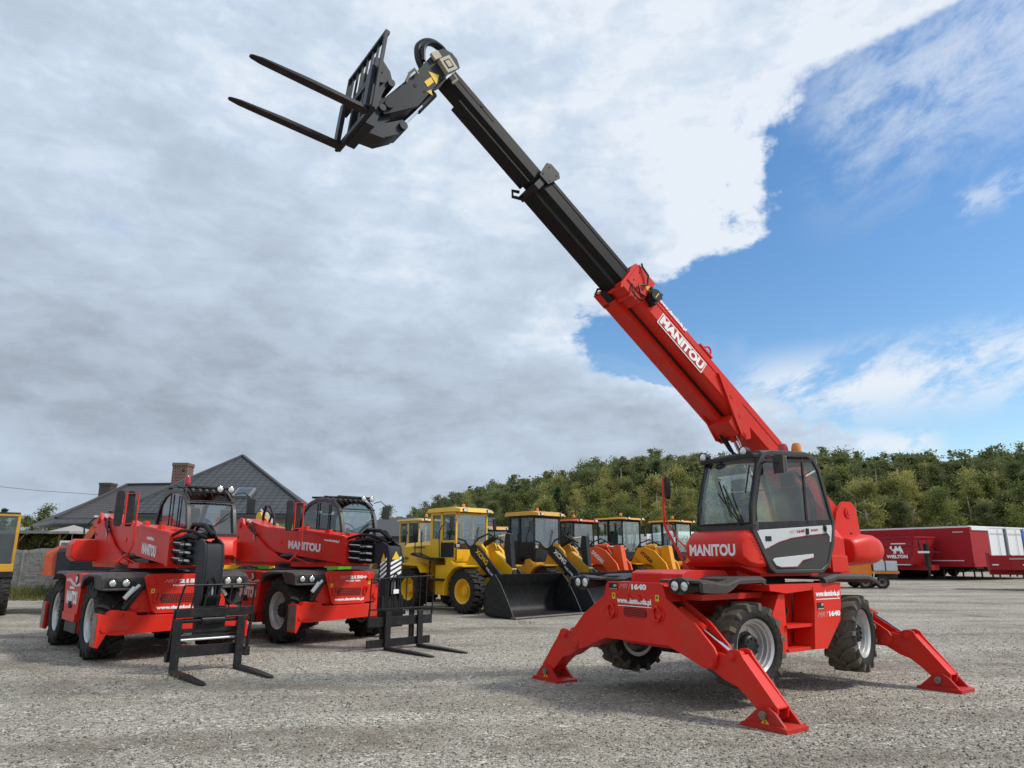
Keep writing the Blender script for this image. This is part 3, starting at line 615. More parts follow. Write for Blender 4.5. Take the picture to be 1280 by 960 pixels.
    # rear hooks and side cheeks
    for y in (.17,-.20):
        b.prism([(-.11,.02),(-.11,1.0),(-.20,1.02),(-.33,.90),(-.40,.74),(-.34,.70),(-.30,.62),(-.25,.40),(-.30,.30),(-.26,.05),(-.20,-.02)],'y',y,y+.035)
    b.cyl((-.36,-.24,.73),(-.36,.24,.73),.05); b.cyl((-.22,.20,.72),(-.22,.24,.72),.06); b.cyl((-.30,-.25,.33),(-.30,.25,.33),.045)
    b.box(-.22,-.11,-.30,.30,-.02,.10)
    # knuckle to the boom head
    b.prism([(-.16,-.02),(-.12,.50),(-.22,.62),(-.34,.52),(-.42,.42),(-.46,.30),(-.38,.20),(-.62,.38),(-.70,.30),(-.60,.16),(-.40,.0)],'y',-.16,.14)
    b.cyl((-.63,-.20,.28),(-.63,.18,.28),.055)
    b.mat(YELL); b.prism([(-.30,.40),(-.22,.42),(-.28,.50)],'y',.141,.144)
    fc=b.build('fork_carriage',None,t,bevel=.005)
    for y in (.45,-.43):
        f=MB(FM); f.mat(BLACK); fork(f,0,y,-.0,1.30,.12,.05,.62); f.build('fork',None,fc,bevel=.004)
    return t
HT=hero()
# lift cylinder
def hero_cyl():
    TM=Matrix.Rotation(R(-5.35),4,'Z'); q=MB(TM)
    q.mat(CHROME); q.cyl((-.26,-.10,3.50),(-.75,-.10,2.65),.035); q.cyl((-.24,.0,3.48),(-.5,.0,2.9),.012)
    q.mat(RED); q.cyl((-.30,-.10,3.42),(-.24,-.10,3.52),.06); q.cyl((-.70,-.10,2.72),(-1.3,-.10,1.70),.075)
    q.mat(BLACK); q.tube([(-.15,-.15,3.45),(-.35,-.2,3.25),(-.6,-.2,3.15),(-.9,-.15,3.0)],.025); q.tube([(-.1,-.2,3.5),(-.4,-.3,3.3),(-.8,-.3,3.1)],.02)
    q.build('lift_cylinder',None,HT)
hero_cyl()
# ------------------------------------------------------------------ parked telehandlers (left)
def parked_handler(loc,heading,label,number,sub,variant):
    t=thing('telescopic_handler',label,'telehandler',loc,heading,'red telehandlers parked with lowered forks')
    b=MB(); b.mat(RED)
    b.box(-2.05,2.05,-.45,.45,.62,1.35); b.box(-1.9,2.0,-.9,.9,1.28,1.40)
    b.mat(BLACK); b.cyl((1.4,-.95,.62),(1.4,.95,.62),.11); b.cyl((-1.4,-.95,.62),(-1.4,.95,.62),.11); b.box(-1.5,1.5,-.32,.32,.42,.64)
    b.lathe((0,0,0),[(1.40,.62),(1.46,.62),(1.46,.55),(1.56,.55)],36,'z')
    b.build('chassis',None,t,bevel=.015)
    # side skirts between the wheels
    for s in (-1,1):
        b=MB(); b.mat(RED)
        sk=[(.70,1.36),(.62,1.12),(.50,.55),(-.52,.55),(-.70,1.10),(-.78,1.38),(.0,1.41),(.70,1.40)]
        b.prism(sk,'y',s*1.02,s*1.22); b.prism([(.52,.70),(.50,.56),(-.52,.56),(-.56,.70)],'y',s*1.2,s*1.245)
        b.prism([(.5,.56),(.42,.36),(-.5,.36),(-.5,.56)],'y',s*.8,s*1.16)
        b.mat(GREY); b.prism([(.46,.54),(.40,.35),(-.5,.35),(-.5,.54)],'y',s*1.0,s*1.19)
        b.mat(SILV); pts=[(-.62,1.30),(-.3,1.31),(.0,1.24),(.3,1.22),(.55,1.24),(.55,1.19),(.2,1.17),(-.05,1.19),(-.35,1.255),(-.62,1.25)]; b.prism(pts,'y',s*1.221,s*1.226)
        b.mat(DKIN); b.lathe((.25,s*1.215,1.30),[(s*.004,.11),(s*.02,.09),(s*.022,.001)],20,'y'); b.box(-.1,.05,s*1.22,s*1.25,.78,.90)
        b.mat(LENS); b.lathe((.25,s*1.235,1.30),[(s*.0,.07),(s*.012,.04),(s*.014,.001)],16,'y')
        sk=b.build('side_cover',None,t,bevel=.012)
        l=MB(); l.mat(WHITE)
        # letter plate reads left to right from outside
        x0=-.48*(-s) if False else (.45 if s>0 else -.45)
        rt=(-.9,0,0) if s>0 else (.9,0,0)
        put_text(l,'MANITOU',(x0,s*1.223,.85),rt,(0,0,.24),.06,0,.004)
        l.mat(WHITE); put_text(l,'manitou',(x0*.62,s*1.224,1.12),(rt[0]*.45,0,0),(0,0,.06),.05,0,.004)
        l.build('lettering',None,sk,sharp=None,recalc=False)
    # fenders
    for s in (-1,1):
        b=MB(); b.mat(GREY)
        pts=[(.72,1.40),(.86,1.42),(1.2,1.44),(1.75,1.44),(2.05,1.42),(2.14,1.36)]
        low=[(.66,1.20),(.80,1.30),(1.2,1.37),(1.65,1.37),(1.80,1.20),(2.12,1.16)]
        secs=[[(p[0],s*.45,p[1]),(p[0],s*1.18,p[1]),(p[0],s*1.24,p[1]-.03),(q[0],s*1.24,q[1]),(q[0],s*1.20,q[1]-.005),(q[0],s*.45,q[1]-.002)] for p,q in zip(pts,low)]
        b.loft(secs)
        b.tube([(.66,s*1.22,1.15),(.82,s*1.22,1.33),(1.25,s*1.23,1.39),(1.62,s*1.23,1.39),(1.78,s*1.23,1.20),(2.12,s*1.2,1.17),(2.16,s*.75,1.17)],.025)
        b.mat(DKIN); b.box(.5,1.9,s*.5,s*1.1,1.0,1.2) if False else b.box(2.12,2.135,s*.70,s*1.18,1.20,1.34)
        f=b.build('front_mudguard',None,t,bevel=.01)
        for y,r in ((1.07,.058),(.86,.062)):
            h=MB(); h.mat(BLACK); h.lathe((2.13,s*y,1.275),[(0,r+.018),(.015,r+.016),(.017,r),(0,r)],20,'x'); h.mat(LENS); h.lathe((2.135,s*y,1.275),[(0,r),(.014,r*.7),(.018,.001)],20,'x'); h.build('headlight',None,f)
        b=MB(); b.mat(GREY); b.loft([[(x,s*.45,z),(x,s*1.18,z),(x,s*1.23,z-.05),(x,s*1.2,z-.06),(x,s*.45,z-.04)] for x,z in ((-.78,1.38),(-1.1,1.43),(-1.75,1.43),(-2.05,1.30))]); b.build('rear_mudguard',None,t,bevel=.01)
    for x in (1.4,-1.4):
        for s in (1,-1): make_wheel(t,(x,s*.98,.645),s,.645,.48,.35,RIMS,TYRE,16,.045,steer=0)
    # front and rear stowed stabilisers
    for sg in (1,-1):
        ux=2.20*sg
        f=MB(); f.mat(RED)
        pl=[(-.60,1.36),(-.54,1.41),(.54,1.41),(.60,1.36),(.42,.80),(.36,.76),(-.36,.76),(-.42,.80)]
        f.prism(pl,'x',ux,ux-.03*sg); f.prism([(-.60,1.38),(.60,1.38),(.85,.95),(.85,.78),(-.85,.78),(-.85,.95)],'x',ux-.10*sg,ux-.13*sg); f.prism([(-.6,1.38),(.6,1.38),(.45,.78),(-.45,.78)],'x',ux-.30*sg,ux-.33*sg)
        f.box(min(ux-.02*sg,ux-.32*sg),max(ux-.02*sg,ux-.32*sg),-.5,.5,1.38,1.41)
        for s in (1,-1):
            f.cyl((ux+.02*sg,s*.47,1.28),(ux-.3*sg,s*.47,1.28),.06,n=18); f.cyl((ux-.06*sg,s*.70,.90),(ux-.3*sg,s*.70,.90),.07,n=18)
            f.lathe((ux,s*.47,1.28),[(0,.10),(sg*.006,.09)],20,'x')
            f.tube([(ux+.02*sg+.01*abs(math.sin(k)),s*.37+.04*math.cos(k*math.pi/6)+.012*math.sin(k*math.pi/6),1.03+.09*math.sin(k*math.pi/6)) for k in range(12)],.014,8,True)
        fr=f.build('stabiliser_frame',None,t,bevel=.008)
        g=MB(); g.mat(DKIN); g.prism([(-.26,1.08),(.26,1.08),(.26,.93),(-.29,.93),(-.31,1.0)],'x',ux+.001*sg,ux+.004*sg); g.mat(REDW)
        for k in range(14): g.bar((ux+.006*sg,-.27+k*.04,.94),(ux+.006*sg,-.25+k*.04,1.07),.008,.005,(1,0,0))
        for k in range(4): g.bar((ux+.006*sg,-.29,.955+k*.034),(ux+.006*sg,.25,.955+k*.034),.006,.006)
        g.build('grille',None,fr)
        # beams: two telescopic arms side by side, feet folded up at the ends
        for s,dx in ((-1,0.0),(1,-.17)):
            a=MB(); a.mat(RED)
            x0,x1=sorted((ux+(.06+dx)*sg,ux+(-.09+dx)*sg))
            arm=[(s*1.12,.80),(s*1.06,.84),(s*.78,.80),(s*.62,.74),(-s*1.0,.74),(-s*1.0,.50),(s*.95,.44),(s*1.10,.46),(s*1.14,.62)]
            a.prism(arm,'x',x0,x1)
            a.prism([(s*1.10,.82),(s*1.02,.845),(s*.72,.81),(s*.60,.70),(s*.78,.52),(s*1.10,.50)],'x',x0-.012,x1+.012)
            a.cyl((x0-.03,s*.88,.77),(x1+.03,s*.88,.77),.05,n=18); a.cyl((x0-.03,s*.88,.77),(x1+.03,s*.88,.77),.03,n=12)
            for yy,zz in ((1.08,.73),(1.02,.53)): a.cyl((x0-.018,s*yy,zz),(x1+.018,s*yy,zz),.016,n=8)
            ar=a.build('stabiliser_arm',None,t,bevel=.008)
            p=MB(); p.mat(RED); p.prism([(s*1.12,.44),(s*1.06,.60),(s*1.10,.76),(s*1.27,.80),(s*1.27,.28),(s*1.21,.26)],'x',x0-.02,x1+.02); p.box(x0-.09,x1+.09,min(s*1.24,s*1.28),max(s*1.24,s*1.28),.28,.80)
            p.mat(STEEL); p.box(x0-.075,x1+.075,min(s*1.281,s*1.287),max(s*1.281,s*1.287),.32,.77); p.mat(RED); p.cyl((x0-.04,s*1.15,.55),(x1+.04,s*1.15,.55),.05,n=16)
            p.build('stabiliser_foot',None,ar,bevel=.008)
            c=MB(); c.mat(BLACK); xm=(x0+x1)/2-.05*sg; c.cyl((xm,s*.86,.84),(xm,s*.60,1.24),.055,n=16); c.mat(SILV); c.cyl((xm+.06*sg,s*.88,1.02),(xm+.06*sg,s*.66,1.24),.028); c.tube([(xm+.06*sg,s*.88,1.02),(xm+.07*sg,s*.80,1.12),(xm+.07*sg,s*.74,1.2)],.04)
            c.build('cylinder',None,ar)
        l=MB(); l.mat(WHITE); u=ux+.001*sg; dr=sg
        if sg>0:
            put_text(l,'www.dantdoda.pl',(u,-.36,.81),(0,.70,0),(0,0,.075),.055)
            lettering(fr,[(WHITE,number,(u,-.02,1.26),(0,.36 if len(number)<5 else .42,0),(0,0,.068),.06),(WHITE,sub,(u,-.12,1.205),(0,.36,0),(0,0,.03),.04),(LRED,'MRT',(u,-.27,1.265),(0,.20,0),(0,0,.06),0,.2)])
            for y_,z_ in ((-.47,1.10),(.43,1.14)):
                w_=MB(); w_.mat(YELL); w_.box(u,u+.003,y_,y_+.06,z_,z_+.07); w_.mat(DKIN); w_.box(u+.003,u+.005,y_+.02,y_+.04,z_+.02,z_+.05); w_.build('warning_sticker',None,fr)
        else: put_text(l,'www.dantdoda.pl',(u,.36,.815),(0,-.70,0),(0,0,.065),.05)
        l.build('lettering',None,fr,sharp=None,recalc=False)
    # turret
    b=MB(); b.mat(RED)
    up=[(-2.55,1.55),(-2.62,2.05),(-2.58,2.60),(-2.48,2.68),(-2.32,2.66),(-2.24,2.52),(-1.6,2.24),(-.97,1.94),(-.21,1.70),(.25,1.62),(.30,1.52)]
    b.prism(up,'y',-.42,-.36); b.prism([(x,z) for x,z in up],'y',.22,.28); b.box(-2.5,1.1,-.42,1.15,1.50,1.60)
    b.prism([(-2.5,1.55),(-2.5,1.9),(-1.0,1.75),(.2,1.62)],'y',-.36,.22)
    b.box(.3,1.35,.28,1.22,1.55,1.72)
    b.cyl((-2.42,-.46,2.50),(-2.42,.32,2.50),.07,n=20)
    for k in range(5): b.cyl((-2.2+k*.28,-.425,1.60),(-2.2+k*.28,-.43,1.60),.02,n=8)
    b.mat(BLACK); b.tube([(-.2,-.35,1.72),(.6,-.25,1.75),(1.4,-.2,1.70)],.06); b.box(-.2,1.25,-.30,.20,1.60,1.68)
    for x,z in ((-2.48,2.2),(-2.45,1.85)): b.cyl((x,-.43,z),(x,-.422,z),.03,n=12)
    b.build('turret',None,t,bevel=.012)
    b=MB()
    def cw(x,ins,z0,z1):
        y0,y1=-.92+ins,1.15-ins; r=.10
        return [(x,y0,z0+r),(x,y0+r,z0),(x,y1-r,z0),(x,y1,z0+r),(x,y1,z1-r),(x,y1-r,z1),(x,y0+r,z1),(x,y0,z1-r)]
    b.loft([cw(-2.25,.0,1.62,2.08),cw(-2.75,.0,1.62,2.10),cw(-2.98,.06,1.68,2.06),cw(-3.08,.2,1.76,1.96)]); b.build('counterweight',RED,t,bevel=.03,sharp=45)
    b=MB(); b.mat(RED); b.box(-2.1,-.75,.32,1.18,1.6,2.15); b.box(-2.2,-.9,.35,1.1,2.15,2.25); b.mat(BLACK); b.tube([(-2.2,.1,2.1),(-2.15,.05,2.75),(-1.95,.0,2.98),(-1.7,.0,2.95),(-1.55,.05,2.7),(-1.5,.05,2.2)],.035); b.tube([(-2.1,.15,2.1),(-2.0,.15,2.6),(-1.8,.12,2.8),(-1.6,.1,2.6),(-1.5,.1,2.3)],.03); b.cyl((-1.4,.9,2.2),(-1.4,.9,2.55),.05)
    b.build('engine_cover',None,t,bevel=.02)
    # boom, retracted and slightly lowered
    b=MB(); b.mat(RED)
    bm=[(-2.50,2.62),(-2.36,2.66),(-1.50,2.48),(-1.0,2.40),(.76,2.27),(2.43,2.09),(2.52,1.56),(.80,1.70),(-1.0,1.86),(-2.1,2.2)]
    b.prism(bm,'y',-.33,.15)
    b.prism([(-1.0,2.42),(.4,2.30),(.4,2.15),(-.6,2.30)],'y',-.335,-.325)
    b.box(2.38,2.52,-.36,.18,1.55,2.10,Matrix.Translation((0,0,0)))
    b.prism([(.6,2.32),(2.44,2.13),(2.44,2.08),(.6,2.27)],'y',-.36,.18)
    b.box(.55,.75,-.30,-.22,2.3,2.38); b.box(1.55,1.75,-.30,-.22,2.20,2.28); b.box(1.9,2.4,-.2,.15,2.12,2.19)
    b.cyl((-.35,-.345,2.05),(-.35,-.33,2.05),.05,n=14)
    boom=b.build('boom',None,t,bevel=.012)
    l=MB(); l.mat(WHITE)
    def P(x,z): return (x,-.331,z)
    if variant=='a':
        put_text(l,'manitou',(1.08,-.331,2.03),(.45,0,-.04),(0,0,.07),.05); put_text(l,'MANITOU',(.83,-.331,1.77),(.90,0,-.08),(0,0,.21),.06)
    else:
        put_text(l,'www.dantdoda.pl',(1.60,-.331,2.03),(.62,0,-.05),(0,0,.065),.05); put_text(l,'MANITOU',(.02,-.331,1.90),(1.45,0,-.10),(0,0,.185),.06)
    l.build('lettering',None,boom,sharp=None,recalc=False)
    b=MB(); b.mat(BOOMK); b.prism([(2.4,2.04),(3.35,1.96),(3.35,1.58),(2.4,1.62)],'y',-.20,.06); b.prism([(2.4,2.06),(2.9,2.02),(2.9,1.57),(2.4,1.60)],'y',-.25,.10)
    b.box(2.5,3.5,-.12,.05,2.0,2.10); b.tube([(2.5,-.27,2.0),(2.9,-.28,2.02),(3.2,-.25,2.05),(3.5,-.2,2.0)],.035); b.tube([(2.5,-.3,2.08),(3.0,-.32,2.14),(3.35,-.25,2.12),(3.6,-.1,2.0)],.03)
    b.tube([(2.55,-.05,2.12),(2.9,-.1,2.25),(3.3,-.05,2.22),(3.6,0,2.05)],.04); b.tube([(2.55,.05,2.12),(2.9,.0,2.27),(3.35,.05,2.20),(3.6,.05,2.0)],.03)
    for z in (1.93,1.80,1.67):
        b.cyl((2.5,-.28,z),(3.0,-.28,z-.02),.03); b.box(3.0,3.18,-.31,-.24,z-.06,z+.03)
        b.mat(SILV); b.cyl((2.55,-.285,z+.02),(2.95,-.285,z),.018)
        for k in range(4): b.cyl((3.02+k*.05,-.315,z-.02),(3.02+k*.05,-.33,z-.02),.014,n=8)
        b.cyl((3.18,-.285,z-.02),(3.34,-.27,z-.03),.02)
        b.mat(BOOMK)
    b.mat(RED); b.box(2.9,3.3,.08,.16,1.7,1.95)
    b.build('boom_sections',None,t,bevel=.005)
    # drop head
    b=MB(); b.mat(ANTH)
    hdp=[(3.30,1.98),(3.60,2.0),(3.80,1.92),(3.86,1.70),(3.84,1.05),(3.78,.86),(3.60,.86),(3.52,1.05),(3.50,1.55),(3.30,1.62)]
    b.prism(hdp,'y',-.20,-.16); b.prism(hdp,'y',.08,.12); b.prism([(3.80,1.90),(3.86,1.70),(3.85,1.25),(3.80,1.25),(3.80,1.68),(3.72,1.92)],'y',-.16,.08); b.box(3.55,3.6,-.16,.08,.95,1.9)
    b.mat(BLACK); b.ring([(-.11,1.12),(-.11,1.34),(-.04,1.42),(.03,1.34),(.03,1.12)],[(-.08,1.12),(-.08,1.33),(-.04,1.38),(.0,1.33),(.0,1.12)],'x',3.86,3.88)
    b.mat(SILV); b.cyl((3.80,-.07,1.0),(3.80,-.07,1.36),.018); b.cyl((3.80,-.01,1.0),(3.80,-.01,1.33),.018)
    hd=b.build('boom_head',None,t,bevel=.008)
    if variant=='b':
        l=MB(); l.mat(YELL); l.prism([(3.58,1.62),(3.74,1.62),(3.66,1.78)],'y',-.204,-.201); l.build('warning_sticker',None,hd); l=MB(); l.mat(YELL); l.add([(3.868,-.15,1.66),(3.868,.05,1.66),(3.862,-.05,1.82)],[(0,1,2)]); l.build('warning_sticker',None,hd,sharp=None); l=MB()
        l.mat(WHITE)
        for k in range(4):
            z=1.28+k*.09; l.add([(3.866,-.17,z),(3.866,.08,z+.12),(3.866,.08,z+.17),(3.866,-.17,z+.05)],[(0,1,2,3)])
            l.add([(3.56,-.203,z-.02),(3.78,-.203,z+.10),(3.78,-.203,z+.15),(3.56,-.203,z+.03)],[(0,1,2,3)])
        l.add([(3.866,-.08,1.02),(3.866,.06,1.02),(3.866,.06,1.10),(3.866,-.08,1.10)],[(0,1,2,3)])
        l.build('hazard_stripes',None,hd,sharp=None)
    # carriage and forks on the ground
    ca=MB(); ca.mat(BLACK)
    if variant=='a':
        U0=4.02; y0,y1=-.60,.60; gz=(.94,1.28)
        ca.box(U0-.05,U0+.02,y0,y1,.80,.93)
        ca.tube([(U0,y0+.02,.93),(U0+.08,y0+.08,1.28),(U0+.08,y1-.04,1.28),(U0,y1-.02,.93)],.015)
        for k in range(7): y=y0+.02+(y1-y0-.04)*k/6; ca.bar((U0,y,.93),(U0+.08,y+(.04 if k<3 else 0),1.28),.02,.02,(0,1,0))
        for y in (y0,y1): ca.bar((U0-.02,y,.92),(U0-.16,y,.20),.06,.03,(0,1,0)); ca.box(U0-.20,U0-.10,y-.04,y+.04,.16,.3)
        ca.cyl((U0-.04,y0+.05,.75),(U0-.04,y1-.05,.75),.035); ca.cyl((U0-.04,-.2,.75),(U0-.04,.15,.75),.06)
        ca.box(U0-.10,U0-.04,y0+.05,y1-.1,.22,.38)
        for z in (.60,.50): ca.box(U0-.14,U0-.08,y0+.1,y1-.15,z-.03,z+.03)
        ca.box(U0-.25,U0-.10,-.25,.2,.45,.95); ca.prism([(U0-.2,.9),(U0-.1,1.1),(U0-.4,1.15),(U0-.5,.9)],'y',-.14,.1)
        ca.mat(SILV); ca.cyl((U0-.06,y0+.12,.47),(U0-.06,y1-.2,.47),.018)
        fy=(-.56,.40); hs=.78
        # left red leg of the machine reads behind the rack
    else:
        U0=3.86; y0,y1=-.60,.88
        ca.tube([(U0,y0,.74),(U0+.02,y0,1.30),(U0+.02,y1,1.34),(U0,y1,.74)],.016); ca.bar((U0,y0,.74),(U0,y1,.74),.04,.03)
        for k in range(1,9): y=y0+(y1-y0)*k/9; ca.bar((U0,y,.74),(U0+.02,y,1.32),.018,.018,(0,1,0))
        ca.box(U0-.05,U0,y0-.02,y1,.43,.60); ca.box(U0-.05,U0,y0-.02,y1-.04,.06,.20)
        for y in (y0+.35,y1-.45): ca.box(U0-.1,U0-.05,y-.05,y+.05,.06,.75)
        ca.bar((U0-.02,y0,.60),(U0,y0,.76),.03,.03,(0,1,0)); ca.bar((U0-.02,y1,.60),(U0,y1,.76),.03,.03,(0,1,0))
        ca.box(U0-.22,U0-.08,-.28,.22,.40,.98); ca.box(U0-.2,U0-.1,-.3,.3,.62,.70)
        fy=(-.20,.56); hs=.68
    c=ca.build('fork_carriage',None,t,bevel=.005)
    for y in fy:
        f=MB(); f.mat(BLACK); fork(f,U0+.05,y,.01,1.30 if variant=='a' else 1.4,.12,.05,hs); f.build('fork',None,c,bevel=.004)
    # cab, arched
    W0,W1=.30,1.27
    out=[(-.70,1.60),(-.86,2.10),(-.80,2.50),(-.60,2.82),(-.30,3.0),(.05,3.07),(.45,3.06),(.80,2.98),(1.03,2.84),(1.17,2.62),(1.28,2.25),(1.36,1.9),(1.36,1.6)]
    inn=[(-.62,1.66),(-.76,2.12),(-.71,2.48),(-.54,2.76),(-.27,2.92),(.05,2.985),(.44,2.975),(.76,2.90),(.96,2.79),(1.08,2.60),(1.18,2.24),(1.25,1.9),(1.25,1.66)]
    b=MB(); b.mat(GREY if False else CABG)
    b.ring(out,inn,'y',W0,W0+.08); b.ring(out,inn,'y',W1-.08,W1)
    # roof deck and guard slats
    b.loft([[(x,W0+.0,z),(x,W1-.0,z),(x,W1-.06,z+.05),(x,W0+.06,z+.05)] for x,z in ((-.62,2.82),(-.30,2.99),(.05,3.05),(.45,3.04),(.72,2.98))])
    b.mat(BLACK)
    for k in range(7): y=W0+.08+k*.135; b.bar((-.2,y,3.12),(1.02,y,3.06),.05,.03); b.bar((.85,y,3.05),(1.12,y,2.88),.03,.02,(0,1,0))
    b.bar((.98,W0+.02,3.07),(.98,W1-.02,3.07),.05,.05); b.bar((-.2,W0+.02,3.11),(-.2,W1-.02,3.11),.05,.05); b.bar((.4,W0,3.10),(.4,W1,3.10),.04,.04)
    b.bar((1.15,W0+.04,2.78),(1.15,W1-.04,2.78),.03,.03)
    b.mat(CABG); b.box(-.75,1.34,W0+.01,W1-.01,1.58,1.66); b.box(1.24,1.33,W0+.01,W1-.01,2.06,2.16); b.prism([(-.62,1.6),(.0,1.6),(.0,2.0),(-.78,2.0)],'y',W0+.01,W1-.01)
    b.mat(RED); b.loft([[(1.20,W0,1.66),(1.20,W1,1.66),(1.20,W1,2.12),(1.20,W0,2.12)],[(1.42,W0+.02,1.68),(1.42,W1-.02,1.68),(1.40,W1-.02,2.08),(1.40,W0+.02,2.08)],[(1.50,W0+.12,1.74),(1.50,W1-.12,1.74),(1.47,W1-.12,2.0),(1.47,W0+.12,2.0)]])
    cab=b.build('cab',None,t,bevel=.012)
    g=MB(); zz=[2.14,2.3,2.5,2.7,2.80]; uu=[1.25-.288*(z-2.14) for z in zz]
    vs=[(u+.015*math.sin(math.pi*k/6),W0+.07+(W1-W0-.14)*k/6,z) for z,u in zip(zz,uu) for k in range(7)]; g.add(vs,[(i*7+k,i*7+k+1,(i+1)*7+k+1,(i+1)*7+k) for i in range(4) for k in range(6)]); g.build('windscreen',GL,cab)
    for y in (W0+.03,W1-.03):
        g=MB(); g.prism(inn,'y',y-.003,y+.003); g.build('window',GLD,cab)
    q=MB(); q.mat(BLACK); q.bar((.12,W0-.002,2.0),(.14,W0-.002,2.96),.03,.02,(0,1,0)); q.bar((.62,W0+.005,2.05),(.66,W0+.005,2.9),.02,.02,(0,1,0)); q.build('window_frame',None,cab)
    q=MB(); q.mat(SEAT); q.box(-.2,.32,.52,1.02,2.0,2.12); q.box(-.32,-.16,.54,1.0,2.1,2.72); q.box(-.3,-.22,.65,.9,2.74,2.92); q.mat(DKIN); q.box(.85,1.15,.45,1.15,1.66,2.2); q.build('seat',None,cab,bevel=.02)
    q=MB(); cc=Vector((.72,.77,2.36)); q.tube([tuple(cc+Vector((math.cos(a)*.1,math.sin(a)*.18,-math.cos(a)*.12))) for a in [k*math.pi/8 for k in range(16)]],.013,6,True); q.bar(tuple(cc),(.92,.77,2.0),.06,.06); q.build('steering_wheel',DKIN,cab)
    w=MB(); w.bar((1.32,.62,2.12),(1.20,1.16,2.60),.02,.014,(1,0,0)); w.bar((1.32,.55,2.13),(1.22,1.14,2.5),.014,.012,(1,0,0)); w.bar((1.31,.45,2.3),(1.27,.85,2.18),.014,.012,(1,0,0)); w.build('wiper',BLACK,cab)
    for y in (.92,1.14):
        q=MB(); q.mat(BLACK); q.lathe((1.12,y,3.04),[(-.07,.02),(-.05,.055),(.0,.065),(.02,.065)],18,'x'); q.mat(LENS); q.lathe((1.135,y,3.04),[(0,.058),(.012,.03),(.014,.001)],18,'x'); q.build('work_lamp',None,cab)
    q=MB(); q.mat(BLACK); q.tube([(1.06,1.25,2.95),(1.10,1.42,3.0),(1.08,1.55,2.92),(1.08,1.6,2.80)],.012,6); q.loft([[(1.10,1.50,2.58),(1.10,1.68,2.58),(1.10,1.68,2.88),(1.10,1.50,2.88)],[(1.04,1.52,2.60),(1.04,1.66,2.60),(1.04,1.66,2.86),(1.04,1.52,2.86)]]); q.build('side_mirror',None,cab,bevel=.01)
    if variant=='a':
        q=MB(); q.mat(BLACK); q.cyl((.25,.55,3.08),(.25,.55,3.16),.045); q.mat(RLENS); q.lathe((.25,.55,3.16),[(0,.055),(.02,.06),(.14,.055),(.19,.035),(.20,.001)],18,'z'); q.build('beacon',None,cab)
    # mirror frame at the right front
    q=MB(); q.mat(RED); x=1.0; q.tube([(x,-.52,2.32),(x,-.74,2.30),(x,-.74,2.86),(x,-.54,2.88),(x,-.54,2.3),(x,-.54,1.92),(x-.03,-.58,1.80),(x-.1,-.74,1.62),(x-.3,-.6,1.55)],.018); q.tube([(x-.05,-.58,1.80),(x-.5,-.45,1.58)],.014); q.tube([(x-.1,-.66,1.72),(x+.25,-.45,1.55)],.014)
    ma=q.build('mirror_arm',None,t)
    for yc in (-.84,-.66):
        q=MB(); c=[(x-.02,yc+a*.07,z) for a,z in ((-1,2.32),(-.6,2.26),(.6,2.26),(1,2.32),(1,2.86),(.6,2.92),(-.6,2.92),(-1,2.86))]
        q.loft([c,[(p[0]-.06,p[1],p[2]) for p in c]]); q.build('mirror',BLACK,ma,bevel=.006)
    # hoses and valve bits on the pivot
    q=MB(); q.mat(BLACK); q.tube([(-2.2,-.2,2.5),(-1.9,-.38,2.45),(-1.7,-.38,2.2),(-1.55,-.38,2.0),(-1.5,-.3,1.8)],.03); q.tube([(-2.1,-.3,2.55),(-1.8,-.4,2.5),(-1.6,-.42,2.3),(-1.4,-.4,2.0)],.02); q.prism([(-2.15,2.45),(-1.75,2.35),(-1.15,1.92),(-1.0,1.72),(-2.0,1.9)],'y',-.345,-.335)
    q.mat(SILV); q.cyl((-2.1,-.38,2.6),(-1.95,-.38,2.58),.04); q.cyl((-1.62,-.40,2.12),(-1.60,-.40,2.3),.025)
    q.build('hose_bundle',None,t)
    return t
def place_from(px,py,heading,zc=.6,u=1.4,w=-1.25):
    d=pix_dir(px,py); k=(zc-CAMH)/d.z; W=Vector((0,0,CAMH))+d*k
    a=R(heading); f=Vector((math.cos(a),math.sin(a),0)); l=Vector((-math.sin(a),math.cos(a),0))
    C=W-f*u-l*w; return (C.x,C.y,0)
parked_handler(place_from(106,779,-48.3),-48.3,'red telehandler parked leftmost with black forks down and a red beacon on its cab roof','2150','PRIVILEGE','a')
parked_handler(place_from(343,766,-45.5),-45.5,'red telehandler with white hazard stripes on its drop head, left of the yellow loader','2150+','PRIVILEGE  SERIES','b')
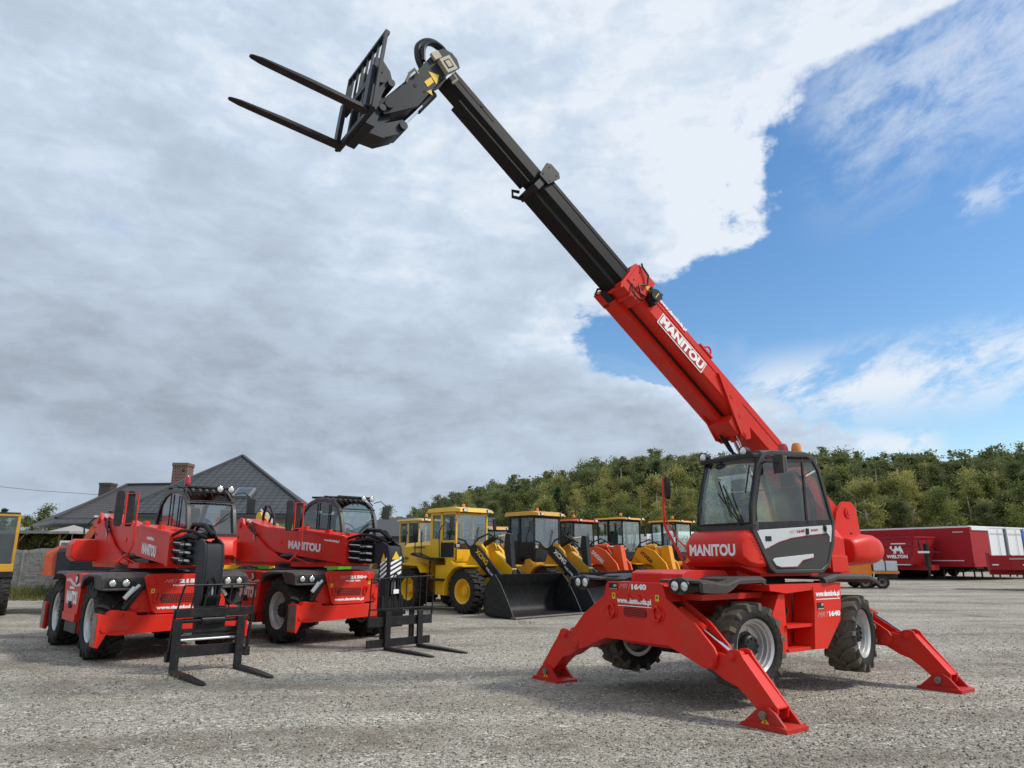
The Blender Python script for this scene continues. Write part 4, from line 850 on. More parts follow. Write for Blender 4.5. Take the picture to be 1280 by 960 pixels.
# ------------------------------------------------------------------ wheel loaders
def loader(loc,heading,label,paint,cabm,roofm,armm,bucketm,text=None,textm=None,sub=None,rimm=None,arm_up=0.0,body_text=None,group='wheel loaders parked in a row',bw=1.5,bucket=True,blackcab=False,cyl=ANTH,z_roof=3.3,boost=0,front_only=False):
    t=thing('wheel_loader',label,'wheel loader',loc,heading,group)
    b=MB(); b.mat(paint)
    # rear engine hood
    b.loft([[(-2.75,y,z) for y,z in ((-.55,1.15),(.55,1.15),(.58,1.9),(.45,2.0),(-.45,2.0),(-.58,1.9))],[(-2.55,y,z) for y,z in ((-.68,1.05),(.68,1.05),(.70,2.05),(.58,2.18),(-.58,2.18),(-.70,2.05))],[(-1.0,y,z) for y,z in ((-.72,1.0),(.72,1.0),(.72,2.12),(.60,2.25),(-.60,2.25),(-.72,2.12))]])
    b.box(-2.4,-.55,-.38,.38,.55,1.1)
    # rear mudguards
    for s in (1,-1): b.prism([(-2.45,1.2),(-2.35,1.45),(-2.0,1.52),(-1.2,1.50),(-.95,1.3),(-.9,1.2),(-1.1,1.42),(-2.2,1.45),(-2.35,1.2)],'y',s*.70,s*1.22)
    b.box(-.62,-.05,-.80,.80,.50,1.45)          # articulation tower / ladder box
    b.prism([(-.1,.50),(.35,.48),(.38,1.0),(.30,1.5),(.1,1.65),(-.1,1.6)],'y',-.80,.80)
    # front frame
    b.prism([(.35,.55),(1.7,.55),(1.7,1.0),(1.45,1.9),(1.2,2.1),(.85,2.1),(.45,1.4)],'y',-.40,-.30); b.prism([(.35,.55),(1.7,.55),(1.7,1.0),(1.45,1.9),(1.2,2.1),(.85,2.1),(.45,1.4)],'y',.30,.40)
    b.box(.4,1.6,-.3,.3,.55,1.1)
    for s in (1,-1):
        arc=[(1.2+.80*math.cos(a),.66+.80*math.sin(a)) for a in [R(190-k*14) for k in range(9)]]; arc2=[(1.2+.76*math.cos(a),.66+.76*math.sin(a)) for a in [R(190-k*14) for k in range(9)]]
        b.prism(arc+arc2[::-1],'y',s*.60,s*1.28); b.prism(arc+[(.9,.9)],'y',s*.58,s*.62)
    b.mat(BLACK); b.cyl((1.2,-.95,.66),(1.2,.95,.66),.14); b.cyl((-1.66,-.95,.66),(-1.66,.95,.66),.14)
    # ladder and platform
    for s in (-1,1):
        b.prism([(-1.75,1.78),(-.25,1.55),(-.25,1.68),(-1.0,1.7),(-1.6,1.86)],'y',s*.72,s*1.05) if s<0 else b.box(-1.3,-.2,.72,1.02,1.58,1.64)
        b.bar((-1.0,s*.98,1.6),(-1.0,s*.98,.55),.05,.03); b.bar((-.70,s*.98,1.6),(-.68,s*.98,.5),.05,.03)
        for z in (.55,.85,1.15): b.box(-1.0,-.68,s*.9,s*1.0,z,z+.03)
        b.tube([(-1.55,s*.98,1.8),(-1.55,s*.98,2.55),(-1.2,s*.98,2.55),(-1.2,s*.98,1.7)],.018,6); b.tube([(-.35,s*.86,1.7),(-.35,s*.9,2.5),(-.18,s*.9,2.75)],.018,6)
    b.box(-.6,.25,-.95,-.80,.95,1.02)
    body=b.build('body',None,t,bevel=.02)
    for x in (1.2,-1.66):
        for s in (1,-1): make_wheel(t,(x,s*.95,.67),s,.67,.48,.36,rimm or paint,TYRE,22,.045,hub=rimm or paint,block=True)
    # cab
    b=MB(); b.mat(cabm); x0,x1=-1.08,.30; w=.70; z0,z1=1.60,z_roof-.12
    xf=lambda z:x1+.0-(z-z0)*.03
    for s in (1,-1):
        y0,y1=sorted((s*w,s*(w-.06)))
        b.ring([(x0,z0),(x1,z0),(x1,z1),(x0,z1)],[(x0+.12 if not blackcab else x0+.05,2.25 if not blackcab else 1.95),(x1-.05,2.25 if not blackcab else 1.95),(x1-.05,z1-.08),(x0+.12 if not blackcab else x0+.05,z1-.08)],'y',y0,y1)
        b.box(x0+.55,x0+.66,y0,y1,2.0,z1)
        b.box(x0,x0+.58,y0-.001,y1+.001,z0,2.30)
    b.box(x1-.05,x1,-w,w,z0,1.95); b.box(x1-.05,x1,-w,w,z1-.10,z1); b.box(x0,x0+.05,-w,w,z0,2.3); b.box(x0,x1,-w+.03,w-.03,z0-.04,z0+.02)
    b.mat(DKIN); b.box(x0+.6,x1-.10,-w-.012,-w+.02,1.70,2.18) if not blackcab else None
    b.mat(SEAT); b.box(-.65,-.2,-.25,.25,2.0,2.15); b.box(-.75,-.62,-.24,.24,2.15,2.85); b.mat(DKIN); b.box(.0,.2,-.5,.5,1.65,2.3); b.box(-.7,.1,.3,.6,1.65,2.1); b.tube([(-.02,math.cos(a)*.2,2.45+math.sin(a)*.15) for a in [k*math.pi/6 for k in range(12)]],.015,6,True)
    cab=b.build('cab',None,t,bevel=.015)
    g=MB(); g.box(x1-.03,x1-.022,-w+.06,w-.06,1.95,z1-.10); g.build('windscreen',GL,cab)
    for s in (1,-1): g=MB(); g.box(x0+.08,x1-.05,s*(w-.035)-.004,s*(w-.035)+.004,1.95,z1-.08); g.build('window',GLD if not front_only else GLT,cab)
    g=MB(); g.box(x0+.01,x0+.018,-w+.06,w-.06,2.3,z1-.05); g.build('window',GLT,cab)
    r=MB(); r.mat(roofm); z1_=z1; z1=z1 if not blackcab else z1+.0; hh=.14 if not blackcab else .07; r.loft([[(x0-.14,-w-.08,z1),(x0-.14,w+.08,z1),(x0-.10,w+.04,z1+hh),(x0-.10,-w-.04,z1+hh)],[(x1-.1,-w-.08,z1),(x1-.1,w+.08,z1),(x1-.1,w+.04,z1+hh+.02),(x1-.1,-w-.04,z1+hh+.02)],[(x1+.26,-w-.06,z1-.02),(x1+.26,w+.06,z1-.02),(x1+.22,w+.0,z1+hh*.6),(x1+.22,-w-.0,z1+hh*.6)]])
    r.mat(BLACK); r.box(x1+.0,x1+.20,-w+.18,w-.18,z1-.03,z1-.005)
    rf=r.build('cab_roof',None,cab,bevel=.015)
    for s in (1,-1):
        q=MB(); q.mat(BLACK); q.box(x1+.23,x1+.27,s*(w-.17)-.09,s*(w-.17)+.09,z1-.01,z1+.09); q.mat(LENS); q.box(x1+.27,x1+.275,s*(w-.17)-.07,s*(w-.17)+.07,z1+.0,z1+.08); q.build('work_lamp',None,cab)
        q=MB(); q.mat(BLACK); q.bar((x1,s*w,2.9),(x1+.1,s*(w+.25),2.9),.02,.02); q.box(x1+.06,x1+.10,s*(w+.25)-.07,s*(w+.25)+.07,2.62,2.98); q.build('side_mirror',None,cab)
        q=MB(); q.mat(BLACK); q.bar((.35,s*.72,1.6),(.45,s*.8,2.0),.03,.03); q.box(.42,.50,s*.78-.09,s*.78+.09,2.0,2.14); q.mat(LENS); q.box(.50,.505,s*.78-.07,s*.78+.07,2.02,2.12); q.build('headlight',None,t)
    q=MB(); q.mat(BLACK); q.cyl((-.4,.2,z1+.14),(-.4,.2,z1+.20),.05); q.mat(AMB); q.lathe((-.4,.2,z1+.2),[(0,.06),(.1,.055),(.14,.001)],14,'z'); q.build('beacon',None,cab)
    q=MB(); q.bar((x1+.005,.1,1.98),(x1+.01,.3,2.7),.02,.014,(1,0,0)); q.build('wiper',BLACK,cab)
    # lift arms and z-bar
    a=MB(); a.mat(armm)
    for s in (1,-1):
        y0,y1=sorted((s*.50,s*.42)); ar=[(.72,2.02),(.95,2.12),(1.15,2.05),(2.25,1.18),(2.50,.60),(2.53,.35),(2.42,.32),(2.20,.62),(1.95,.90),(.80,1.80)]
        if blackcab: ar=[(.72,1.75),(.88,2.05),(1.25,2.14),(1.75,1.98),(2.30,1.45),(2.53,.75),(2.53,.35),(2.42,.32),(2.10,.85),(1.60,1.38),(1.10,1.45)]
        a.prism(ar,'y',y0,y1)
    a.cyl((2.1,-.45,1.1),(2.1,.45,1.1),.10); a.mat(paint if armm is not paint else ANTH)
    a.prism([(1.2,1.75),(1.55,1.9),(2.05,1.55),(2.35,1.35),(2.3,1.1),(1.9,1.05)],'y',-.1,.1)
    for s in (1,-1): a.prism([(.6,1.2),(1.5,1.0),(1.65,1.2),(1.15,2.15),(.85,2.2)],'y',s*.28-.02,s*.28+.02)
    arms=a.build('lift_arm',None,t,bevel=.01)
    a=MB(); a.mat(armm if blackcab else bucketm); a.prism([(2.02,2.45),(2.22,2.42),(2.30,1.5),(2.52,.62),(2.42,.55),(2.12,1.25),(1.95,2.0)] if not blackcab else [(1.92,2.18),(2.24,2.18),(2.36,1.5),(2.52,.7),(2.40,.55),(2.08,1.1),(1.86,1.75)],'y',-.09 if not blackcab else -.14,.09 if not blackcab else .14)
    a.build('tilt_lever',None,t,bevel=.01)
    a=MB(); a.mat(cyl); a.cyl((.95,-.0,2.12),(1.55,-.0,2.36 if not blackcab else 2.14),.085 if not blackcab else .11); a.mat(CHROME); a.cyl((1.5,0,2.34 if not blackcab else 2.14),(2.1,0,2.40 if not blackcab else 2.10),.035); a.mat(cyl)
    for s in (1,-1): a.cyl((.9,s*.36,1.0),(1.6,s*.36,1.15),.07)
    a.mat(BLACK); a.tube([(.6,-.2,2.0),(.9,-.25,2.3),(1.3,-.15,2.45),(1.6,-.1,2.3)],.03,6); a.tube([(.6,.2,2.0),(.9,.25,2.25),(1.3,.15,2.35),(1.7,.1,2.2)],.03,6)
    a.build('tilt_cylinder',None,t)
    if text:
        l=MB(); l.mat(textm); d=Vector((2.25-1.15,0,1.18-2.05)).normalized(); n=Vector((-d.z,0,d.x)).normalized()*(-1)
        n=Vector((d.z,0,-d.x)); n=n if n.z>0 else -n
        for s in (1,-1):
            o=Vector((1.05,s*.503,1.86)); rt=d*.68; o2=o
            if s>0: o2=o+rt; rt=-rt
            put_text(l,text,tuple(o2),tuple(rt),tuple(n*.17),.04,0,.004)
            if sub:
                o3=Vector((1.55,s*.503,1.36)); r3=d*.50
                if s>0: o3=o3+r3; r3=-r3
                l2=l; cur=l.cur; l.mat(WHITE); put_text(l,sub,tuple(o3),tuple(r3),tuple(n*.08),.03,0,.004); l.mat(textm)
        l.build('lettering',None,arms,sharp=None,recalc=False)
    if body_text:
        l=MB(); l.mat(DKIN)
        for (tx,x,z,ww,h) in body_text: put_text(l,tx,(x,-.735,z),(ww,0,0),(0,0,h),.03,0,.006)
        l.build('lettering',None,body,sharp=None,recalc=False)
    if bucket:
        k=MB(); k.mat(bucketm)
        prof=[(3.85,.03),(2.75,.03),(2.62,.10),(2.55,.30),(2.58,.65),(2.72,.95),(2.95,1.18),(3.02,1.22)]
        inn=[(3.0,1.17),(2.78,.95),(2.64,.65),(2.61,.30),(2.68,.14),(2.78,.075),(3.85,.065)]
        k.prism(prof+inn,'y',-bw,bw)
        side=[(3.83,.04),(2.75,.03),(2.60,.10),(2.54,.30),(2.57,.65),(2.71,.95),(2.95,1.2),(3.04,1.22),(3.28,.95),(3.60,.45)]
        for s in (1,-1): k.prism(side,'y',s*bw,s*(bw-.035))
        k.mat(STEEL); k.box(3.72,3.93,-bw-.01,bw+.01,.02,.06); k.mat(bucketm)
        for s in (1,-1): k.box(2.42,2.545,s*.5-.05,s*.5+.05,.2,.6)
        k.build('bucket',None,t,bevel=.006)
    return t
HD=-46
def spot(px,Y,heading=HD,off=.35):
    """where the loader must stand so that its cab is seen at image column px at depth Y"""
    X=(px-640)/FPX*Y; a=R(heading); return (X+math.cos(a)*off,Y+math.sin(a)*off,0)
loader((-1.55,24.75,0),-46,'bright yellow wheel loader with a wide black bucket, nearest in its row',XY,XY,XY,BLACK,BLACK,'XCMG',XY,'WHEEL LOADER',bw=1.48,body_text=[('LW300KN',-2.0,2.0,.7,.07),('XCMG',-2.6,1.62,.34,.10),('30',-2.55,1.48,.2,.09)],cyl=BLACK)
loader(spot(668,27.5),-46,'ochre wheel loader with a grey cab standing behind the wide black bucket',XY2,ANTH,XY2,ANTH,ANTH,'XCMG',WHITE,'WHEEL LOADER',bw=1.5,z_roof=3.32)
loader(spot(714,31.5),-44,'orange wheel loader with a black cab and orange cab roof',ORA,DKIN,ORA,ORA,BLACK,'DOOSAN',WHITE,None,blackcab=True,bw=1.35,z_roof=3.30,cyl=ORA)
loader(spot(772,33.0),-44,'amber wheel loader with lettering along its arm, left of the two amber ones',HY,DKIN,HY,HY,BLACK,'HYUNDAI',DKIN,None,blackcab=True,bw=1.35,z_roof=3.46,cyl=HY,front_only=True)
loader(spot(836,35.5),-44,'amber wheel loader partly hidden by the red machine\'s mirror arm',HY,DKIN,HY,HY,BLACK,'HYUNDAI',DKIN,None,blackcab=True,bw=1.35,z_roof=3.46,cyl=HY,front_only=True)
loader(spot(531,31.0),-46,'pale yellow wheel loader mostly hidden behind the bright yellow one',CREAM,CREAM,CREAM,CREAM,BLACK,blackcab=True,bw=1.3,z_roof=3.3,cyl=CREAM)
loader(spot(612,38.0),-60,'loader with a blue-grey cab and yellow roof seen far behind between two loader cabs',XY2,NAVY,XY2,XY2,BLACK,blackcab=False,bw=1.3,z_roof=3.2,front_only=True)
# ------------------------------------------------------------------ excavators
def excavator(loc,heading,label,paint,sidem,tracks,boom=True,cabm=None,pts=None,cab=True,toff=0,bs=1.0):
    t=thing('excavator',label,'excavator',loc,heading)
    b=MB()
    if tracks:
        b.mat(BLACK)
        for s in (1,-1): b.prism([(x+toff,z) for x,z in ((-1.7,.35),(-1.55,.05),(1.55,.05),(1.7,.35),(1.55,.72),(-1.55,.72))],'y',s*.75,s*1.25)
        b.box(-.9,.9,-.8,.8,.4,.8)
        b.build('undercarriage',None,t,bevel=.03)
    else:
        b.mat(BLACK); b.box(-1.9,1.9,-.5,.5,.55,1.05); b.box(1.5,1.9,-1.1,1.1,.35,.75); b.mat(ANTH); b.box(-.6,.6,-1.2,-.7,.35,.95); b.box(-.6,.6,.7,1.2,.35,.95); b.box(-.62,-.4,-1.22,-.7,.9,1.05)
        b.build('undercarriage',None,t,bevel=.03)
        for x in (1.25,-1.25):
            for s in (1,-1): make_wheel(t,(x,s*.98,.55),s,.55,.42,.30,BLACK,TYRE,18,.03,block=True)
    b=MB(); b.mat(sidem); b.cyl((0,0,.75),(0,0,1.05),.7,n=28)
    b.box(-1.9,1.3,-1.22,1.22,1.05,1.2)
    b.loft([[(x,-1.2,1.2),(x,1.2,1.2),(x,1.2,z),(x,1.05,z+.12),(x,-1.05,z+.12),(x,-1.2,z)] for x,z in ((-2.1,1.85),(-1.2,1.95),(-.3,1.95))])
    b.mat(paint); b.loft([[(x,-1.15,1.15),(x,1.15,1.15),(x,1.12,z),(x,.9,z+.14),(x,-.9,z+.14),(x,-1.12,z)] for x,z in ((-2.45,1.75),(-2.1,1.93))])
    b.box(-.3,1.2,-1.22,-.45,1.2,1.75)
    b.mat(sidem)
    for k in range(5): b.box(-1.7,-.5,-1.225,-1.215,1.35+k*.09,1.38+k*.09); 
    b.mat(BLACK); b.cyl((-1.3,.4,2.0),(-1.3,.4,2.45),.05); b.tube([(-.2,-1.15,1.7),(-.2,-1.15,2.35),(-.9,-1.15,2.35),(-.9,-1.15,2.0)],.02,6)
    b.build('body',None,t,bevel=.03)
    if cab:
        c=MB(); c.mat(cabm or paint); o=[(.0,1.2),(1.25,1.2),(1.45,1.6),(1.35,2.95),(.1,3.0)]; i=[(.1,1.75),(1.2,1.55),(1.34,1.7),(1.26,2.86),(.18,2.9)]
        c.ring(o,i,'y',.28,.36); c.ring(o,i,'y',1.12,1.20); c.box(.0,1.37,.28,1.2,2.93,3.02); 
        c.bar((1.38,.32,1.4),(1.33,.32,2.95),.07,.07,(0,1,0)); c.bar((1.38,1.16,1.4),(1.33,1.16,2.95),.07,.07,(0,1,0)); c.box(1.30,1.42,.28,1.2,1.2,1.5)
        c.mat(BLACK); c.box(1.30,1.45,.26,1.22,1.1,1.28); c.box(0,1.4,.30,1.18,3.02,3.05); c.mat(DKIN); c.box(.0,.05,.32,1.16,1.2,2.3); c.box(.9,1.3,.4,1.1,1.3,1.9); c.mat(SEAT); c.box(.3,.75,.5,1.0,1.6,1.75); c.box(.25,.38,.5,1.0,1.75,2.4)
        cb=c.build('cab',None,t,bevel=.02)
        g=MB(); g.prism([(1.38,1.5),(1.385,1.5),(1.335,2.93),(1.33,2.93)],'y',.33,1.15); g.build('windscreen',GLD,cb)
        for y in (.32,1.16): g=MB(); g.prism(i,'y',y-.003,y+.003); g.build('window',GLD,cb)
    if boom:
        m=MB(); m.mat(paint)
        P=pts or [(.9,1.5),(1.6,3.1),(3.0,3.3),(3.3,1.2)]
        for a_,b_,h in ((P[0],P[1],.34),(P[1],P[2],.32),(P[2],P[3],.26)): m.bar((a_[0],-.1,a_[1]),(b_[0],-.1,b_[1]),h*bs,.24*bs,(0,1,0))
        for p in P[1:3]: m.cyl((p[0],-.1-.15*bs,p[1]),(p[0],-.1+.15*bs,p[1]),.17*bs)
        m.mat(BLACK); m.tube([(P[0][0]+.1,-.1,P[0][1]+.2),((P[0][0]+P[1][0])/2-.15,-.1,(P[0][1]+P[1][1])/2+.3),(P[1][0],-.1,P[1][1]+.3),(P[1][0]+.4,-.1,P[1][1]+.15)],.03,6)
        m.mat(CHROME); m.cyl((P[1][0]-.1,-.1,P[1][1]+.25),(P[2][0],-.1,P[2][1]+.2),.05)
        m.build('boom',None,t,bevel=.02)
    return t
excavator((-12.5,24.6,0),18,'faded orange excavator with dark side panels, half hidden behind the leftmost red machine',RUST,ANTH,True,True,pts=[(-1.75,1.95),(-1.35,2.75),(-.7,2.85),(-.3,2.2)],cab=False,toff=-.6,bs=.55)
excavator((-17.0,23.0,0),-56,'wheeled excavator with a yellow framed cab cut by the left edge of the picture',XY2,BLACK,False,False)
excavator((-9.6,25.5,0),-40,'yellow excavator whose folded boom shows between the two red machines',XY,ANTH,True,True,pts=[(1.1,1.4),(1.7,3.0),(2.4,2.6),(2.7,1.2)],cab=False)
# green sweeper-like tractor behind the second red machine
def green_machine():
    t=thing('farm_tractor','bright green tractor standing behind the second red machine','tractor',(-7.3,24.4,0),-14)
    b=MB(); b.mat(GREEN); b.box(-2.4,2.5,-1.0,1.0,1.20,1.31); b.loft([[(x,-.45,1.3),(x,.45,1.3),(x,.42,z),(x,.3,z+.1),(x,-.3,z+.1),(x,-.42,z)] for x,z in ((.2,1.95),(1.7,1.85),(1.95,1.7))]); b.mat(BLACK); b.box(-1.8,1.8,-.3,.3,.5,1.2)
    bo=b.build('body',None,t,bevel=.02)
    for x,r in ((-1.1,.72),(1.35,.55)):
        for s in (1,-1): make_wheel(t,(x,s*.8,r),s,r,.42,r*.52,GREEN,TYRE,18,.04)
    c=MB(); c.mat(GREEN); 
    for x in (-1.2,.1):
        for y in (-.6,.6): c.bar((x,y,1.3),(x,y*.92,2.65),.07,.07,(0,1,0))
    c.box(-1.3,.2,-.65,.65,2.62,2.74); c.box(-1.3,.2,-.65,.65,1.3,1.6); c.mat(SEAT); c.box(-.8,-.4,-.25,.25,1.6,1.8); c.box(-.85,-.75,-.25,.25,1.8,2.3)
    cb=c.build('cab',None,t,bevel=.01)
    for y in (-.6,.6): g=MB(); g.prism([(-1.2,1.6),(.1,1.6),(.1,2.62),(-1.2,2.62)],'y',y-.003,y+.003); g.build('window',GLT,cb)
    m=MB(); m.mat(GREEN); m.bar((.5,.0,1.9),(1.2,.0,2.45),.1,.12,(0,1,0)); m.bar((1.2,0,2.45),(2.4,0,1.9),.1,.12,(0,1,0)); m.build('front_loader_arm',None,t)
green_machine()
# ------------------------------------------------------------------ trucks and trailers
def truck(loc,heading,label):
    t=thing('delivery_truck',label,'truck',loc,heading,'white trucks parked behind the loaders')
    b=MB(); b.mat(WPAINT); b.loft([[(x,-1.22,z0),(x,1.22,z0),(x,1.22,z1),(x,1.1,z1+.12),(x,-1.1,z1+.12),(x,-1.22,z1)] for x,z0,z1 in ((-1.2,.8,3.05),(.6,.75,3.15),(1.0,.6,2.9),(1.15,.5,1.9))])
    b.mat(BLACK); b.box(-6,1.0,-.5,.5,.6,.9); b.box(-1.0,-.1,-1.24,-1.2,1.3,1.36); b.box(-.25,-.05,-1.25,-1.2,1.5,1.75)
    b.mat(WPAINT); b.box(-7.5,-1.4,-1.25,1.25,1.1,3.15)
    b.mat(BLACK); b.box(-.7,.25,-1.228,-1.218,1.9,2.7); b.box(-.7,.25,1.218,1.228,1.9,2.7); b.tube([(.9,-1.25,2.6),(1.25,-1.45,2.6),(1.25,-1.45,2.0),(.9,-1.25,1.9)],.03,6); b.box(1.2,1.28,-1.6,-1.4,2.0,2.55); b.box(1.2,1.28,1.4,1.6,2.0,2.55)
    b.build('body',None,t,bevel=.05)
    g=MB(); g.prism([(1.04,2.0),(1.16,2.0),(1.03,2.85),(.98,2.85)],'y',-1.05,1.05); g.build('windscreen',GLD,t)
    for x in (.2,-4.2,-5.4):
        for s in (1,-1): make_wheel(t,(x,s*1.0,.5),s,.5,.3,.29,RIMS,TYRE,22,.015,block=True)
truck((10.4,46.0,0),-60,'white truck whose cab and box show behind the left amber loader')
truck((15.2,48.5,0),-60,'white truck whose cab and box show behind the right amber loader')
def tr_wheels(t,xs,r=.5,w=1.0):
    for x in xs:
        for s in (1,-1): make_wheel(t,(x,s*w,r),s,r,.35,r*.56,STEEL,TYRE,22,.015,block=True)
def tipper():
    # box body side runs along local x; +x towards the camera
    t=thing('tipper_trailer','dark red ribbed tipper trailer with a white camel emblem on its side','trailer',(29.45,59.8,0),-60)
    b=MB(); b.mat(DRED)
    b.prism([(-5,1.15),(3.9,1.15),(4.4,3.05),(4.4,3.25),(-5,3.25)],'y',-1.25,1.25)
    for z in (1.15,1.6,2.05,2.5): b.prism([(-1.29,z),(-1.29,z+.05),(-1.25,z+.12),(-1.25,z-.05)],'x',-5,4.0+(z-1.15)*.2) 
    for z in (1.85,2.55): b.box(-5,3.85+(z-1.2)*.2,-1.31,-1.25,z,z+.28)
    b.box(-5.05,4.45,-1.33,1.33,3.12,3.26); b.bar((3.92,-1.30,1.1),(4.38,-1.30,3.2),.12,.12,(0,1,0)); b.box(-5,4.9,-.5,.5,.75,1.15)
    b.mat(WHITE); b.box(-5,3.9,-1.34,-1.30,1.12,1.17); b.box(2.6,3.6,-1.342,-1.332,3.0,3.05) if False else b.box(2.4,3.6,-1.316,-1.312,2.68,2.75)
    b.mat(BLACK); b.box(-4.8,1,-.9,.9,.55,.75); bd=b.build('body',None,t,bevel=.03)
    b=MB(); b.mat(BLACK)
    b.box(4.5,5.3,-1.3,.2,2.05,2.12); b.box(4.75,5.0,-1.0,-.7,1.0,2.7); b.cyl((4.9,-.85,.3),(4.9,-.85,1.2),.08)
    for x in (4.6,5.25):
        b.bar((x,-1.3,2.1),(x,-1.3,3.0),.05,.05,(0,1,0))
    b.bar((4.6,-1.3,3.0),(5.25,-1.3,3.0),.05,.05); b.bar((4.6,-1.3,3.15),(4.75,-1.3,2.1),.05,.05,(0,1,0)); b.mat(WHITE); b.box(4.5,5.35,-1.33,-1.30,2.0,2.15); b.build('front_platform',None,t)
    l=MB(); l.mat(WHITE); put_text(l,'WIELTON',(1.95,-1.315,1.62),(1.7,0,0),(0,0,.26),.05)
    # camel emblem as a flat polygon
    cam=[(0,.55),(.06,.75),(.15,.80),(.22,.72),(.20,.55),(.28,.42),(.40,.50),(.48,.75),(.58,.80),(.66,.62),(.74,.58),(.82,.80),(.92,.78),(1.0,.55),(1.08,.35),(1.10,.0),(1.04,.0),(.98,.25),(.90,.0),(.84,.0),(.84,.28),(.55,.30),(.50,.0),(.44,.0),(.42,.22),(.36,.0),(.30,.0),(.32,.28),(.18,.36),(.10,.55)]
    l.add([(2.25+x*1.0,-1.32,1.95+z*.75) for x,z in cam],[tuple(range(len(cam)))])
    l.build('emblem',None,bd,sharp=None,recalc=False)
    tr_wheels(t,(-3.6,-2.3,-1.0))
tipper()
CURT=mat('curtain_tarpaulin',(.38,.012,.018),.55,spec=.3,var=.12,scale=1.5,bump=.1,bscale=6)
def curtain(x,y,label,edge,first=False):
    t=thing('box_trailer',label,'trailer',(x,y,0),-60,'tall trailers parked side by side at the right')
    b=MB(); L=13.4
    b.mat(CURT if first else WPAINT); b.box(-L,0,-1.25,1.25,1.25,3.92)
    if first:
        for z in (1.7,2.1,2.5,2.9,3.3,3.65): b.box(-L,0,-1.258,-1.249,z,z+.02)
        for k in range(9): b.box(-L+k*1.5,-L+k*1.5+.04,-1.27,-1.25,1.25,1.45)
    b.mat(WPAINT); b.box(-L-.02,.03,-1.28,1.28,3.90,4.02)
    if first: 
        b.mat(DRED); b.box(-.0,.10,-1.27,-1.10,1.1,3.95); b.box(-L,.1,-1.27,1.27,1.0,1.25); b.box(0.0,.05,-1.1,1.22,1.25,3.85)
        b.mat(WPAINT); b.box(-1.2,-.4,-1.262,-1.252,3.55,3.6); b.box(-L,-.6,-1.275,-1.27,1.42,1.48); b.box(.0,.12,-1.0,1.27,3.7,3.95)
    else:
        b.mat(edge); b.box(.0,.06,1.02,1.27,1.2,3.9); b.box(-L,.05,-1.27,1.27,1.05,1.25)
        b.mat(WPAINT); b.box(.0,.07,-1.27,-1.15,1.2,3.95)
        b.mat(ALU)
        b.box(.04,.08,.1,.13,1.25,3.85); b.box(.04,.075,-1.1,1.0,3.5,3.54)
        b.mat(BLACK); b.box(.08,.5,-.3,.4,1.35,1.8)
    b.mat(BLACK); b.box(-L,-.2,-.5,.5,.85,1.05); b.box(-L+1,-L+6,-1.0,1.0,.6,.85); b.bar((-2.5,-.8,.1),(-2.5,-.8,1.0),.1,.1,(0,1,0)); b.bar((-2.5,.8,.1),(-2.5,.8,1.0),.1,.1,(0,1,0))
    for k in range(3): b.box(-9+k*.01,-3.5,-1.2,-1.17,.5+k*.17,.55+k*.17)
    b.build('body',None,t,bevel=.02)
    tr_wheels(t,(-L+2.0,-L+3.3,-L+4.6))
curtain(35.5,55.6,'tall dark red curtain-sided trailer with a white roof edge',DRED,True)
for k,(dx,e,nm) in enumerate(((2.65,NAVY,'navy'),(5.35,BLUE,'bright blue'),(8.05,DRED,'dark red'),(10.75,NAVY,'black-blue'))):
    curtain(35.5+dx*.866,55.6+dx*.5,('white fronted box trailer with a %s edge strip in the row at the right'%nm) if k<3 else 'white fronted box trailer cut off by the right edge of the picture',e)
def dropside():
    t=thing('flatbed_trailer','dark red drop-sided trailer standing on its landing legs in front of the tall trailers','trailer',(29.2,38.9,.08),-30)
    b=MB(); b.mat(DRED); b.box(-3.4,9,-1.25,-1.20,.98,1.72); b.box(-3.4,9,1.20,1.25,.98,1.72); b.box(-3.4,9,-1.2,1.2,.95,1.02); b.box(-3.42,-3.36,-1.25,1.25,.98,1.85)
    for k in range(14): b.box(-3.4+k*.95,-3.34+k*.95,-1.28,-1.25,.95,1.76)
    for z in (1.2,1.45): b.box(-3.4,9,-1.262,-1.25,z,z+.03)
    b.box(-3.4,9,-.45,.45,.7,.95); b.mat(BLACK); b.box(-1.9,9,-.4,.4,.5,.72)
    for y in (-.9,.7): b.bar((-1.35,y,.05),(-1.35,y,.95),.14,.14,(0,1,0)); b.box(-1.5,-1.2,y-.15,y+.15,.0,.06); b.bar((-1.35,y,.75),(-2.6,y,.98),.06,.06)
    b.mat(TAN); b.box(-2.5,.2,-1.30,-1.28,1.50,1.58); b.mat(WHITE); b.box(-1.55,-1.15,-1.30,-1.28,1.05,1.5); b.box(-1.95,-1.65,-1.29,-1.28,1.2,1.26); b.box(-1.0,-.7,-1.29,-1.28,1.2,1.26); b.box(-3.3,-3.0,-1.29,-1.28,1.2,1.26)
    b.build('body',None,t,bevel=.01)
    tr_wheels(t,(.4,1.7,3.0,),.42,.95)
dropside()
